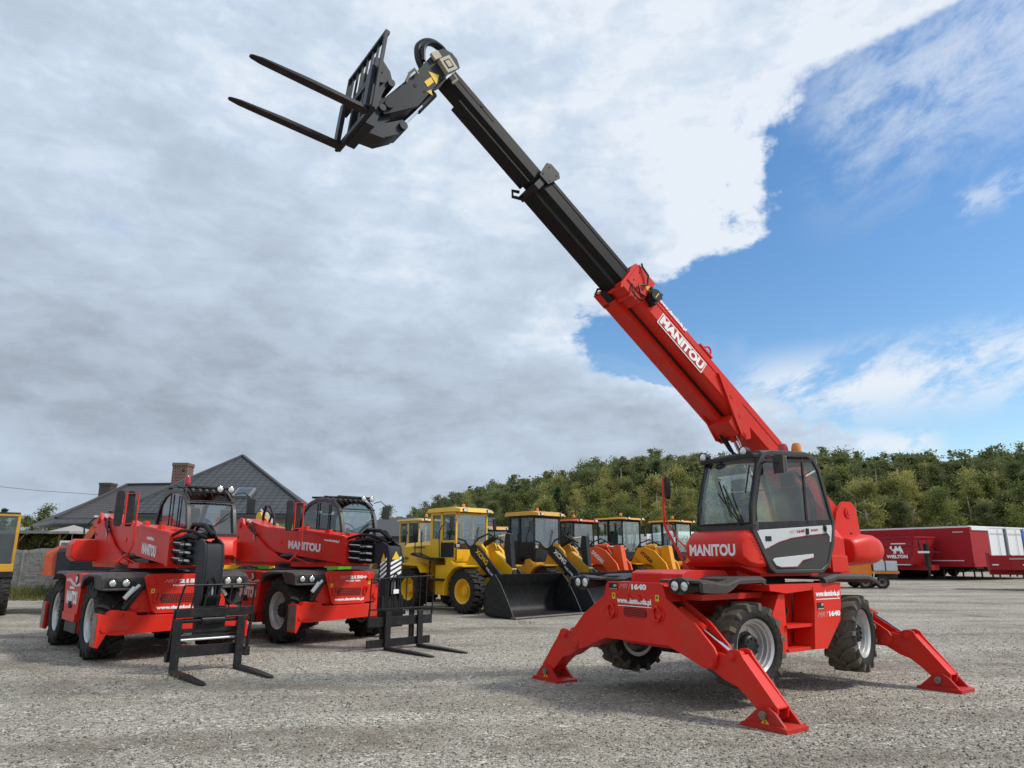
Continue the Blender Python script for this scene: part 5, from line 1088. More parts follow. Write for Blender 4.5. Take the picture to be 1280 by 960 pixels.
def orange_trailer():
    t=thing('equipment_trailer','small orange trailer with grey lockers behind the counterweight of the raised red machine','trailer',(19.3,42.5,0),-8)
    b=MB(); b.mat(mat('trailer_orange_paint',(.75,.20,.01),.45,var=.08)); b.box(-4,1.0,-1.0,1.0,.60,1.6); b.box(-.4,1.05,-1.0,1.0,1.6,2.1); b.box(1.0,2.45,-1.0,1.0,.80,.95)
    b.mat(DKIN)
    for x,z in ((-1.2,1.4),(-.6,1.4),(.3,1.3)): b.box(x,x+.2,-1.01,-1.0,z,z+.18)
    b.mat(ALU); b.box(1.12,1.72,-1.02,1.0,.97,1.5); b.box(1.78,2.38,-1.02,1.0,.97,1.5); b.mat(CREAM); b.box(1.2,1.7,-.9,-.3,1.5,1.6)
    b.mat(BLACK); b.box(1.72,1.78,-1.03,1.0,.95,1.52); b.box(-3.5,2.6,-.3,.3,.55,.82); b.mat(ALU); b.box(-.5,1.3,-1.1,-1.0,.5,.6); b.bar((1.0,-1.05,.3),(1.1,-1.05,.9),.06,.06,(0,1,0))
    b.build('body',None,t,bevel=.02); tr_wheels(t,(1.5,.6),.36,.95)
orange_trailer()
# ------------------------------------------------------------------ materials of the setting
def node(nt,typ,**k):
    n=nt.nodes.new(typ)
    for a,v in k.items(): setattr(n,a,v)
    return n
def gravel_mat():
    m,nt,b=newmat('gravel'); L=nt.links
    tc=node(nt,'ShaderNodeTexCoord')
    def noise(s,d=4,r=.6,vec=None,dist=0):
        n=node(nt,'ShaderNodeTexNoise'); n.inputs['Scale'].default_value=s; n.inputs['Detail'].default_value=d; n.inputs['Roughness'].default_value=r; n.inputs['Distortion'].default_value=dist
        L.new(vec or tc.outputs['Object'],n.inputs['Vector']); return n
    def rng(s,a,b_,c=0,d=1):
        n=node(nt,'ShaderNodeMapRange'); L.new(s,n.inputs['Value']); n.inputs['From Min'].default_value=a; n.inputs['From Max'].default_value=b_; n.inputs['To Min'].default_value=c; n.inputs['To Max'].default_value=d; return n.outputs[0]
    def mix(f,a,b_,t='MIX'):
        n=node(nt,'ShaderNodeMix',data_type='RGBA',blend_type=t)
        if isinstance(f,float): n.inputs['Factor'].default_value=f
        else: L.new(f,n.inputs['Factor'])
        for k,v in (('A',a),('B',b_)):
            if isinstance(v,tuple): n.inputs[k].default_value=(*v,1)
            else: L.new(v,n.inputs[k])
        return n.outputs['Result']
    def math_(op,a,b_):
        n=node(nt,'ShaderNodeMath',operation=op)
        for i,v in enumerate((a,b_)):
            if isinstance(v,(int,float)): n.inputs[i].default_value=v
            else: L.new(v,n.inputs[i])
        return n.outputs[0]
    v1=node(nt,'ShaderNodeTexVoronoi'); v1.inputs['Scale'].default_value=32; L.new(tc.outputs['Object'],v1.inputs['Vector'])
    v2=node(nt,'ShaderNodeTexVoronoi'); v2.inputs['Scale'].default_value=75; L.new(tc.outputs['Object'],v2.inputs['Vector'])
    sp1=node(nt,'ShaderNodeSeparateColor'); L.new(v1.outputs['Color'],sp1.inputs[0]); sp2=node(nt,'ShaderNodeSeparateColor'); L.new(v2.outputs['Color'],sp2.inputs[0])
    r1=node(nt,'ShaderNodeValToRGB'); L.new(sp1.outputs[0],r1.inputs[0])
    els=[(0,(.095,.086,.072)),(.30,(.235,.217,.185)),(.58,(.33,.308,.265)),(.80,(.46,.432,.375)),(.93,(.68,.65,.575)),(1,(.80,.77,.70))]
    cr=r1.color_ramp; cr.elements[0].position=0; cr.elements[0].color=(*els[0][1],1); cr.elements[1].position=1; cr.elements[1].color=(*els[-1][1],1)
    for p,c in els[1:-1]: e=cr.elements.new(p); e.color=(*c,1)
    r2=node(nt,'ShaderNodeValToRGB'); L.new(sp2.outputs[1],r2.inputs[0]); cr=r2.color_ramp
    cr.elements[0].color=(.11,.10,.083,1); cr.elements[1].color=(.60,.57,.50,1); e=cr.elements.new(.5); e.color=(.31,.288,.246,1)
    big=noise(.22,5,.62,dist=.4); mid=noise(1.1,5,.65)
    # stretched noise: wheel tracks of compacted darker grit
    mp=node(nt,'ShaderNodeMapping'); mp.inputs['Rotation'].default_value=(0,0,R(8)); mp.inputs['Scale'].default_value=(.10,.55,1); L.new(tc.outputs['Object'],mp.inputs['Vector'])
    tr=noise(1.0,5,.6,mp.outputs[0],.3)
    cov=rng(noise(2.6,4,.7).outputs['Fac'],.38,.62)
    c=mix(cov,r1.outputs[0],r2.outputs[0])
    fine=(.150,.125,.098)
    fac=math_('MULTIPLY',rng(tr.outputs['Fac'],.44,.60),rng(mid.outputs['Fac'],.30,.62))
    fac=math_('MULTIPLY',fac,.78)
    c=mix(fac,c,fine)
    # damp dark stains
    st=rng(noise(.55,5,.7,dist=1.2).outputs['Fac'],.66,.74,0,.55)
    c=mix(st,c,(.055,.048,.04))
    # pairs of wheel tracks crossing the yard, packed finer and darker than the loose stones
    for ang,off in ((R(52),3.0),(R(-14),9.5),(R(20),-4.0)):
        mpt=node(nt,'ShaderNodeMapping'); mpt.inputs['Rotation'].default_value=(0,0,ang); L.new(tc.outputs['Object'],mpt.inputs[0]); sx=node(nt,'ShaderNodeSeparateXYZ'); L.new(mpt.outputs[0],sx.inputs[0])
        wob=noise(.12,2,.5,mpt.outputs[0]); yy=math_('ADD',math_('SUBTRACT',sx.outputs[1],off),math_('MULTIPLY',wob.outputs['Fac'],3.0))
        for dy in (0,1.9):
            q=math_('ABSOLUTE',math_('SUBTRACT',yy,dy),0); g_=math_('MULTIPLY',rng(q,.16,.30,1,0),rng(noise(.5,4,.7).outputs['Fac'],.40,.60,0,.34)); c=mix(g_,c,(.16,.138,.11))
    # overall value variation
    vv=rng(big.outputs['Fac'],.3,.7,.98,1.32)
    sc=node(nt,'ShaderNodeVectorMath',operation='SCALE'); c=mix(1.0,c,(1.0,.98,.94),'MULTIPLY'); L.new(c,sc.inputs[0]); L.new(vv,sc.inputs['Scale'])
    L.new(sc.outputs[0],b.inputs['Base Color']); b.inputs['Roughness'].default_value=.95; b.inputs['Specular IOR Level'].default_value=.2
    h=math_('ADD',math_('MULTIPLY',rng(v1.outputs['Distance'],0,.6,1,0),.020),math_('MULTIPLY',rng(v2.outputs['Distance'],0,.6,1,0),.009))
    h=math_('ADD',h,math_('MULTIPLY',mid.outputs['Fac'],.08))
    bp=node(nt,'ShaderNodeBump'); bp.inputs['Strength'].default_value=.9; bp.inputs['Distance'].default_value=1.0; L.new(h,bp.inputs['Height']); L.new(bp.outputs[0],b.inputs['Normal'])
    return m
GRAV=gravel_mat()
def leaf_mat(name,c0,c1,c2):
    m=bpy.data.materials.new(name); m.use_nodes=True; nt=m.node_tree; nt.nodes.clear(); L=nt.links
    o=node(nt,'ShaderNodeOutputMaterial'); at=node(nt,'ShaderNodeAttribute'); at.attribute_name='tint'
    oi=node(nt,'ShaderNodeObjectInfo'); ad=node(nt,'ShaderNodeMath',operation='MULTIPLY_ADD'); L.new(oi.outputs['Random'],ad.inputs[0]); ad.inputs[1].default_value=.30; L.new(at.outputs['Fac'],ad.inputs[2])
    r=node(nt,'ShaderNodeValToRGB'); L.new(ad.outputs[0],r.inputs[0]); r.color_ramp.elements[0].color=(*c0,1); r.color_ramp.elements[1].color=(*c2,1); r.color_ramp.elements[1].position=1.2 if False else 1; e=r.color_ramp.elements.new(.55); e.color=(*c1,1)
    d=node(nt,'ShaderNodeBsdfDiffuse'); t=node(nt,'ShaderNodeBsdfTranslucent'); mx=node(nt,'ShaderNodeMixShader'); mx.inputs[0].default_value=.45
    L.new(r.outputs[0],d.inputs[0]); L.new(r.outputs[0],t.inputs[0]); L.new(d.outputs[0],mx.inputs[1]); L.new(t.outputs[0],mx.inputs[2]); L.new(mx.outputs[0],o.inputs[0])
    return m
PINE=leaf_mat('pine_needles',(.070,.088,.040),(.175,.20,.085),(.27,.285,.13))
SPRU=leaf_mat('spruce_needles',(.028,.048,.030),(.06,.09,.05),(.10,.14,.07))
BIR=leaf_mat('birch_leaves',(.15,.165,.055),(.33,.33,.11),(.48,.42,.15))
OAK=leaf_mat('broad_leaves',(.075,.10,.036),(.20,.235,.08),(.34,.34,.11))
BARKP=mat('pine_bark',(.15,.085,.05),.95,var=.3,scale=4)
BARKB=mat('birch_bark',(.50,.47,.41),.9,var=.35,scale=5)
BARKO=mat('grey_bark',(.12,.10,.08),.95,var=.3,scale=4)
rng_=np.random.default_rng(11)
def quads(cent,size,tint,flat=.0):
    """random leaf-clump quads around centres"""
    n=len(cent); a=rng_.normal(size=(n,3)); a[:,2]*=(1-flat); a/=np.linalg.norm(a,axis=1)[:,None]
    b=rng_.normal(size=(n,3)); b-=a*(a*b).sum(1)[:,None]; b/=np.linalg.norm(b,axis=1)[:,None]
    s=(size*rng_.uniform(.6,1.3,n))[:,None]
    v=np.stack([cent-a*s-b*s*.5,cent+a*s*.2-b*s*.8,cent+a*s,cent+b*s*.7],1).reshape(-1,3)
    return v,np.repeat(tint,4)
def leafobj(name,V,T,m,parent=None):
    me=bpy.data.meshes.new(name); n=len(V)//4
    me.vertices.add(len(V)); me.vertices.foreach_set('co',V.astype(np.float32).ravel())
    me.loops.add(4*n); me.loops.foreach_set('vertex_index',np.arange(4*n,dtype=np.int32))
    me.polygons.add(n); me.polygons.foreach_set('loop_start',np.arange(0,4*n,4,dtype=np.int32))
    me.update(calc_edges=True); me.validate()
    at=me.attributes.new('tint','FLOAT','POINT'); at.data.foreach_set('value',T.astype(np.float32))
    me.materials.append(m)
    o=bpy.data.objects.new(name,me); COL.objects.link(o)
    if parent: o.parent=parent
    return o
def crown_pts(kind,H,n):
    """returns leaf centres and tints for a tree of height H standing at the origin"""
    C=[];T=[]
    if kind=='pine':
        nc=24
        for i in range(nc):
            z=H*(.38+.60*(i/nc)**.85); u_=(z/H-.38)/.60; rr=H*.115*(1.15-u_)**.8*min(1,.35+2*u_)+H*.010; a=rng_.uniform(0,2*math.pi); r=rr*math.sqrt(rng_.uniform(.05,1))
            c=np.array([r*math.cos(a),r*math.sin(a),z]); k=n//nc
            s=np.array([H*.040,H*.040,H*.018])*rng_.uniform(.6,1.4)
            C.append(c+rng_.normal(size=(k,3))*s); T.append(np.full(k,np.clip(rng_.normal(.35,.18),0,.75))+rng_.normal(size=k)*.05)
    elif kind=='spruce':
        nl=17
        for i in range(nl):
            f=i/nl; z=H*(.10+.88*f); R0=H*.17*(1-f)**.85+.15
            for b in range(7):
                a=rng_.uniform(0,2*math.pi); k=max(4,int(n/nl/7)); u=rng_.uniform(.1,1,k)**.7
                p=np.stack([R0*u*math.cos(a),R0*u*math.sin(a),z-u*R0*.28],1)+rng_.normal(size=(k,3))*H*.012
                C.append(p); T.append(np.full(k,np.clip(rng_.normal(.35,.16),0,.8)))
    else:
        nc=30 if kind=='birch' else 28
        for i in range(nc):
            ph=rng_.uniform(0,2*math.pi); ct=rng_.uniform(-1,1); rad=rng_.uniform(.35,1)**.6
            wd=.125 if kind=='birch' else .18; cz=.58 if kind=='birch' else .56; hz=.40 if kind=='birch' else .40
            taper=1-.45*max(0,ct); x=H*wd*taper*rad*math.sqrt(1-ct*ct)*math.cos(ph)*rng_.uniform(.8,1.2); y=H*wd*taper*rad*math.sqrt(1-ct*ct)*math.sin(ph); z=H*(cz+hz*rad*ct)
            k=n//nc; s=H*(.030 if kind=='birch' else .040)*rng_.uniform(.6,1.5)
            C.append(np.array([x,y,z])+rng_.normal(size=(k,3))*np.array([s,s,s*.8])); T.append(np.full(k,np.clip(rng_.normal(.38,.2),0,.85))+rng_.normal(size=k)*.05)
    return np.concatenate(C),np.concatenate(T)
LM={'pine':PINE,'spruce':SPRU,'birch':BIR,'oak':OAK}
BKM={'pine':BARKP,'spruce':BARKP,'birch':BARKB,'oak':BARKO}
def make_tree(kind,H,n,leaf,name):
    root=bpy.data.objects.new(name,None); COL.objects.link(root)
    c,t=crown_pts(kind,H,n); v,tt=quads(c,leaf,t); leafobj('crown',v,tt,LM[kind],root)
    b=MB(); x=y=0; pts=[]
    lean=rng_.uniform(-.03,.03,2)
    secs=[]
    top=.93 if kind!='oak' else .8
    for i in range(8):
        f=i/7; r=H*.013*(1-f*.85)+.01
        cx=lean[0]*H*f+rng_.normal()*.03*H*.1; cy=lean[1]*H*f
        secs.append([(cx+r*math.cos(a),cy+r*math.sin(a),H*top*f) for a in [k*math.pi/4 for k in range(8)]]); pts.append((cx,cy,H*top*f))
    b.loft(secs)
    for i in range(9 if kind!='spruce' else 0):
        f=rng_.uniform(.3,.85); p=Vector(pts[int(f*7)]); a=rng_.uniform(0,6.28); l=H*rng_.uniform(.08,.17)
        q=p+Vector((math.cos(a)*l,math.sin(a)*l,l*rng_.uniform(.2,.9))); m=(p+q)/2+Vector((0,0,-.03*l)); b.tube([p,m,q],H*.0035,5)
    b.build('trunk',BKM[kind],root)
    return root
TL={'pine':('dark green pine with a ragged crown in the forest on the hill','pine tree','pines on the hillside'),
    'spruce':('pointed dark spruce in the forest on the hill','spruce tree','spruces on the hillside'),
    'birch':('yellow-green birch with a pale trunk along the forest edge','birch tree','birches along the forest edge'),
    'oak':('mid green broad-leaved tree along the forest edge','broad-leaved tree','broad-leaved trees along the forest edge')}
TN={'pine':'pine_tree','spruce':'spruce_tree','birch':'birch_tree','oak':'broadleaf_tree'}
protos={}
for kind,cnt,H,n,leaf in (('pine',6,15,6000,.135),('spruce',3,15,5500,.13),('birch',5,13,7000,.115),('oak',4,12,7000,.125)):
    protos[kind]=[make_tree(kind,H*rng_.uniform(.95,1.05),n,leaf,TN[kind]) for _ in range(cnt)]
PH={'pine':15,'spruce':15,'birch':13,'oak':12}
used=set()
def place_tree(kind,x,y,z,h,label=None,cat=None,group=None):
    p=random.choice(protos[kind])
    s=h/PH[kind]
    if p.name in used:
        o=p.copy(); COL.objects.link(o)
        for ch in p.children:
            c=ch.copy(); COL.objects.link(c); c.parent=o
    else: o=p; used.add(p.name)
    o.location=(x,y,z); o.rotation_euler=(0,0,rng_.uniform(0,6.28)); o.scale=(s*rng_.uniform(.9,1.15),s*rng_.uniform(.9,1.15),s)
    l=TL[kind]; o['label']=label or l[0]; o['category']=cat or l[1]
    if group!='': o['group']=group or l[2]
    return o
SKY=[(480,38),(500,50),(530,60),(560,74),(600,87),(640,96),(700,104),(760,117),(800,121),(850,127),(900,123),(960,124),(1050,130),(1100,124),(1150,128),(1200,123),(1280,131),(1400,131)]
def skypx(t): return float(np.interp(640+FPX*t,[a for a,_ in SKY],[b for _,b in SKY]))
def edge(t): return float(np.interp(t,[-.20,-.14,-.06,.02,.12,.30,.9],[262,222,172,132,108,98,90]))
def limit(t,Y): return skypx(t)*Y/FPX+CAMH
def hillh(t,Y):
    e=edge(t)
    if Y<e: return 0
    return max(0,min(.17*(Y-e),limit(t,Y)-15.5))
# terrain of the hill as one sheet
def hill():
    ts=np.linspace(-.34,.95,70); fs=np.linspace(0,1,30); vs=[];fc=[]
    for t in ts:
        for f in fs:
            tt=max(t,-.2); Y=edge(tt)-3+f*170; h=hillh(tt,Y)*(1 if t>-.2 else max(0,1-(-.2-t)/.14)); vs.append((t*Y,Y,h+ (.012 if f>0 else -.05)))
    n=len(fs)
    for i in range(len(ts)-1):
        for j in range(n-1): fc.append((i*n+j,(i+1)*n+j,(i+1)*n+j+1,i*n+j+1))
    b=MB(); b.add(vs,fc); o=b.build('hill',mat('forest_floor',(.055,.06,.03),.95,var=.35,scale=.3),sharp=60); o['kind']='structure'
hill()
ntree=0
# front individuals
for row in range(7):
    t=-.19
    while t<.86:
        Y=edge(max(t,-.2))+row*6.0+rng_.uniform(-2.5,2.5)
        step=(3.7 if row<4 else 3.9)/Y*rng_.uniform(.55,1.5)
        if row>4 and t<.1: t+=step; continue
        base=hillh(t,Y); lim=limit(t,Y)+rng_.normal()*.9-(rng_.uniform(.5,2.6) if rng_.uniform()<.55 else -.4)
        if row<3: kind=random.choices(['birch','oak','pine','spruce'],[.44,.28,.24,.04] if t>.05 else [.28,.22,.46,.04])[0]; h=rng_.uniform(6.5,13.5) if row==0 else rng_.uniform(9,14)
        elif row<5: kind=random.choices(['birch','pine','oak','spruce'],[.25,.55,.1,.1])[0]; h=rng_.uniform(12,15.5)
        else: kind=random.choices(['pine','spruce','birch'],[.8,.12,.08])[0]; h=rng_.uniform(12,18)
        h=min(h,lim-base)
        if h>5 and ntree<298: place_tree(kind,t*Y,Y,base,h); ntree+=1
        t+=step
print('individual trees',ntree)
# the wood behind, one mass
def far_wood():
    V=[];T=[]
    cnt=0
    for row in range(10):
        Y0=34+row*10
        t=-.19
        while t<.86:
            Y=edge(t)+Y0+rng_.uniform(-5,5); base=hillh(t,Y); lim=limit(t,Y)+rng_.normal()*1.5-.6
            h=min(rng_.uniform(14,18.5),lim-base)
            if h>6:
                c,tn=crown_pts(random.choice(['pine','pine','pine','spruce']),h,1150); v,tt=quads(c,.25,tn+rng_.normal()*.1); v=v+np.array([t*Y,Y,base]); V.append(v); T.append(tt); cnt+=1
            t+=4.6/Y*rng_.uniform(.6,1.4)
    o=leafobj('distant_forest',np.concatenate(V),np.concatenate(T),PINE); o['kind']='stuff'; o['label']='dense pine forest covering the hill behind the nearer trees'; o['category']='forest'
    print('far trees',cnt)
far_wood()
def undergrowth():
    V=[];T=[]
    for k in range(5200):
        t=rng_.uniform(-.19,.86); Y=edge(t)+rng_.uniform(-3,14); h=rng_.uniform(.3,3.2)
        c=np.array([t*Y,Y,hillh(t,Y)+h*.5])+rng_.normal(size=(7,3))*np.array([.7,.7,h*.35]); c[:,2]=np.maximum(c[:,2],.1)
        v,tt=quads(c,.26,np.full(7,rng_.uniform(.1,.7))); V.append(v);T.append(tt)
    o=leafobj('undergrowth',np.concatenate(V),np.concatenate(T),OAK); o['kind']='stuff'; o['label']='green bushes growing under the edge of the forest'; o['category']='bushes'
undergrowth()
# trees near the house
def at(px,Y,z=0): return ((px-640)/FPX*Y,Y,z)
for px,Y,h,kind,lb in ((66,62,6.7,'oak','rounded yellow-green tree behind the eave of the left house'),(2,60,5.6,'spruce','dark spruce at the left edge above the yellow cab'),(14,64,6.2,'spruce','small pointed spruce just right of the yellow cab roof'),(31,66,5.6,'oak','dark bushy tree between the pointed spruce and the rounded tree'),(44,64,5.4,'oak','low dark tree left of the rounded yellow-green tree'),(486,150,12,'pine','lone pine beside the side mirror of the second red machine'),(472,95,6.5,'pine','small pine just left of the long dark roofed barn'),(-30,60,6.5,'oak','broad tree beyond the left edge of the yard')):
    place_tree(kind,*at(px,Y),h,lb,'tree','')
# clipped thujas and bushes behind the wall
for i,(px,h,kind) in enumerate(((24,2.9,'oak'),(34,3.1,'birch'),(44,3.0,'oak'),(53,3.3,'spruce'),(62,3.2,'birch'),(72,3.4,'spruce'),(84,3.4,'oak'),(96,3.3,'spruce'))):
    lb={'oak':'dark garden shrub showing over the stone-look wall','birch':'light green garden shrub showing over the stone-look wall','spruce':'conical garden thuja showing over the stone-look wall'}[kind]
    o=place_tree(kind,*at(px,38.6+.5*(i%2)),h*1.02,lb,'shrub','garden %s behind the wall'%('thujas' if kind=='spruce' else 'shrubs, '+kind.replace('birch','light').replace('oak','dark'))); o.scale=(o.scale[0]*1.25,o.scale[1]*1.25,o.scale[2])
    o.name='garden_shrub' if kind!='spruce' else 'thuja'
# ------------------------------------------------------------------ ground
g=MB(); g.add([(-700,-60,0),(700,-60,0),(700,900,0),(-700,900,0)],[(0,1,2,3)]); o=g.build('ground',GRAV,sharp=None); o['kind']='structure'
def stones():
    n=26000; Y=3.6+rng_.uniform(0,1,n)**1.5*15; X=rng_.uniform(-.80,.80,n)*Y
    s=rng_.uniform(.006,.017,n)*(1+.4*(rng_.uniform(size=n)>.95))
    base=np.array([(1,0,0),(0,1,0),(-1,0,0),(0,-1,0),(0,0,.7),(0,0,-.5)],float)
    V=np.empty((n,6,3))
    a=rng_.uniform(0,6.28,n); ca,sa=np.cos(a),np.sin(a); el=rng_.uniform(.6,1,n)
    for k in range(6):
        bx,by,bz=base[k]; jx=rng_.uniform(.75,1.2,n)
        x=bx*jx; y=by*el*jx
        V[:,k,0]=X+(x*ca-y*sa)*s; V[:,k,1]=Y+(x*sa+y*ca)*s; V[:,k,2]=s*.25+bz*s
    tri=np.array([(0,1,4),(1,2,4),(2,3,4),(3,0,4),(1,0,5),(2,1,5),(3,2,5),(0,3,5)])
    Fc=(np.arange(n)[:,None,None]*6+tri[None]).reshape(-1,3)
    me=bpy.data.meshes.new('gravel_stones'); me.vertices.add(n*6); me.vertices.foreach_set('co',V.astype(np.float32).ravel())
    me.loops.add(len(Fc)*3); me.loops.foreach_set('vertex_index',Fc.astype(np.int32).ravel()); me.polygons.add(len(Fc)); me.polygons.foreach_set('loop_start',np.arange(0,len(Fc)*3,3,dtype=np.int32)); me.update(calc_edges=True)
    at_=me.attributes.new('tint','FLOAT','POINT'); at_.data.foreach_set('value',np.repeat(rng_.uniform(0,1,n),6).astype(np.float32))
    m,nt,b=newmat('stone'); a_=node(nt,'ShaderNodeAttribute'); a_.attribute_name='tint'; r=node(nt,'ShaderNodeValToRGB'); nt.links.new(a_.outputs['Fac'],r.inputs[0]); r.color_ramp.elements[0].color=(.10,.095,.085,1); r.color_ramp.elements[1].color=(.60,.58,.54,1); e=r.color_ramp.elements.new(.7); e.color=(.26,.25,.22,1); nt.links.new(r.outputs[0],b.inputs['Base Color']); b.inputs['Roughness'].default_value=.9
    me.materials.append(m); o=bpy.data.objects.new('gravel_stones',me); COL.objects.link(o); o['kind']='stuff'; o['label']='loose light and dark gravel stones lying on the yard'; o['category']='gravel'
stones()
WEED=leaf_mat('weed_blades',(.06,.075,.02),(.13,.14,.045),(.26,.23,.10))
def weeds():
    V=[];T=[]
    spots=[(px,py,n,r,h) for px,py,n,r,h in ((228,848,70,.35,.08),(130,812,60,.25,.10),(660,779,40,.3,.05),(150,853,40,.3,.04),(430,880,20,.3,.04),(270,826,40,.3,.04),(655,778,30,.3,.05))]
    for px,py,n,r,h in spots:
        d=pix_dir(px,py); k=-CAMH/d.z; P=np.array([d.x*k,d.y*k,0])
        c=P+np.c_[rng_.normal(size=(n,2))*r*.5,np.zeros(n)]
        a=rng_.uniform(0,6.28,n); hh=h*rng_.uniform(.4,1.2,n); w=.006
        dx=np.cos(a);dy=np.sin(a); b0=c+np.c_[dx*w,dy*w,np.zeros(n)]; b1=c-np.c_[dx*w,dy*w,np.zeros(n)]; tip=c+np.c_[dy*hh*.6,dx*hh*.6,hh]
        V.append(np.stack([b0,b1,tip-np.c_[dx*w*.3,dy*w*.3,np.zeros(n)],tip+np.c_[dx*w*.3,dy*w*.3,np.zeros(n)]],1).reshape(-1,3)); T.append(np.repeat(rng_.uniform(0,1,n),4))
    n=9000; Y=rng_.uniform(30,35.6,n); X=rng_.uniform(-.74,-.40,n)*Y; c=np.c_[X,Y,np.zeros(n)]; a=rng_.uniform(0,6.28,n); hh=rng_.uniform(.05,.5,n)*np.clip((Y-29)/5,0,1); w=.02
    dx=np.cos(a);dy=np.sin(a); b0=c+np.c_[dx*w,dy*w,0*a]; b1=c-np.c_[dx*w,dy*w,0*a]; tip=c+np.c_[dy*hh*.5,dx*hh*.5,hh]
    V.append(np.stack([b0,b1,tip-np.c_[dx*w*.3,dy*w*.3,0*a],tip+np.c_[dx*w*.3,dy*w*.3,0*a]],1).reshape(-1,3)); T.append(np.repeat(rng_.uniform(0,.9,n),4))
    o=leafobj('weeds',np.concatenate(V),np.concatenate(T),WEED); o['kind']='stuff'; o['label']='grass and weeds growing along the wall and in the gravel'; o['category']='grass'
weeds()
# ------------------------------------------------------------------ stone-look concrete wall
WALLM=mat('cast_concrete_stone',(.30,.285,.26),.9,var=.25,scale=2.5,bump=.4,bscale=12,dirt=(.16,.15,.12),dirt_amt=.4)
def wall():
    t=thing('garden_wall','pale concrete garden wall with a stone pattern and arched top panels','wall',(-30,35.9,0),0)
    for k in range(9):
        x0=k*2.06; b=MB(); tp=[(x0+2.0*i/10,2.0+.13*math.sin(math.pi*i/10)) for i in range(11)]
        b.prism([(x0,0.004)]+tp+[(x0+2.0,.004)],'y',.0,.06)
        # stone relief
        rr=random.Random(k); z=.05
        while z<1.9:
            h=rr.uniform(.09,.15); x=x0+.03
            while x<x0+1.95:
                w=min(rr.uniform(.18,.45),x0+1.97-x)
                if w>.08: b.box(x,x+w-.015,-.012-rr.uniform(0,.03),.0,z,z+h-.014)
                x+=w
            z+=h
        b.build('panel',WALLM,t,sharp=25)
        b=MB(); b.box(x0-.075,x0+.015,-.06,.12,.003,2.05); b.build('post',WALLM,t)
wall()
# ------------------------------------------------------------------ houses
def tile_mat(name,col,sx=.34,sz=.38):
    m,nt,b=newmat(name); L=nt.links; tc=node(nt,'ShaderNodeTexCoord'); uv=tc.outputs['UV']
    sp=node(nt,'ShaderNodeSeparateXYZ'); L.new(uv,sp.inputs[0])
    def m_(op,a,b_=None):
        n=node(nt,'ShaderNodeMath',operation=op)
        for i,v in enumerate((a,b_)):
            if v is None: continue
            if isinstance(v,(int,float)): n.inputs[i].default_value=v
            else: L.new(v,n.inputs[i])
        return n.outputs[0]
    fx=m_('FRACT',m_('DIVIDE',sp.outputs[0],sx)); fy=m_('FRACT',m_('DIVIDE',sp.outputs[1],sz))
    wave=m_('SINE',m_('MULTIPLY',fx,math.pi)); h=m_('ADD',m_('MULTIPLY',wave,.03),m_('MULTIPLY',m_('SUBTRACT',1,fy),.045))
    bp=node(nt,'ShaderNodeBump'); bp.inputs['Distance'].default_value=1; bp.inputs['Strength'].default_value=1; L.new(h,bp.inputs['Height']); L.new(bp.outputs[0],b.inputs['Normal'])
    nz=node(nt,'ShaderNodeTexNoise'); nz.inputs['Scale'].default_value=1.2; nz.inputs['Detail'].default_value=6; L.new(uv,nz.inputs['Vector'])
    v=m_('ADD',m_('MULTIPLY',nz.outputs['Fac'],.8),.6)
    # dark joint where each course overlaps the next (real gap between tiles)
    j=m_('MULTIPLY',m_('GREATER_THAN',fy,.18),m_('GREATER_THAN',fx,.12)); v=m_('MULTIPLY',v,m_('ADD',m_('MULTIPLY',j,.75),.25))
    sc=node(nt,'ShaderNodeVectorMath',operation='SCALE'); sc.inputs[0].default_value=col; L.new(v,sc.inputs['Scale']); L.new(sc.outputs[0],b.inputs['Base Color']); b.inputs['Roughness'].default_value=.6
    return m
ROOF1=tile_mat('anthracite_roof_tiles',(.042,.045,.050)); ROOF2=tile_mat('brown_black_roof_tiles',(.055,.048,.046)); ROOFS=mat('smooth_dark_roof',(.05,.05,.052),.6,var=.15)
BRICK=None
def brick_mat():
    m,nt,b=newmat('red_brick'); tc=node(nt,'ShaderNodeTexCoord'); br=node(nt,'ShaderNodeTexBrick'); br.inputs['Scale'].default_value=1; br.inputs['Brick Width'].default_value=.25; br.inputs['Row Height'].default_value=.08; br.inputs['Mortar Size'].default_value=.012
    br.inputs['Color1'].default_value=(.11,.035,.026,1); br.inputs['Color2'].default_value=(.15,.048,.034,1); br.inputs['Mortar'].default_value=(.3,.26,.22,1)
    mp=node(nt,'ShaderNodeMapping'); mp.inputs['Rotation'].default_value=(R(90),0,0); nt.links.new(tc.outputs['Object'],mp.inputs[0]); nt.links.new(mp.outputs[0],br.inputs['Vector']); nt.links.new(br.outputs[0],b.inputs['Base Color']); b.inputs['Roughness'].default_value=.9
    return m
BRICK=brick_mat()
def roof_face(name,pts,m,parent,th=.12):
    """sloping polygon with thickness and UV in metres along the eave (first edge)"""
    P=[Vector(p) for p in pts]; e=(P[1]-P[0]).normalized(); n=(P[1]-P[0]).cross(P[2]-P[0]).normalized()
    if n.z<0: n=-n
    u=n.cross(e).normalized(); 
    if u.z<0: u=-u
    vs=[tuple(p) for p in P]+[tuple(p-n*th) for p in P]; k=len(P)
    fs=[tuple(range(k)),tuple(range(2*k-1,k-1,-1))]+[(i,(i+1)%k,(i+1)%k+k,i+k) for i in range(k)]
    me=bpy.data.meshes.new(name); me.from_pydata(vs,[],fs); uvl=me.uv_layers.new(name='UVMap')
    for lp in me.loops:
        d=Vector(me.vertices[lp.vertex_index].co)-P[0]; uvl.data[lp.index].uv=(d.dot(e)+50,d.dot(u)+50)
    me.materials.append(m); o=bpy.data.objects.new(name,me); COL.objects.link(o); o.parent=parent; return o
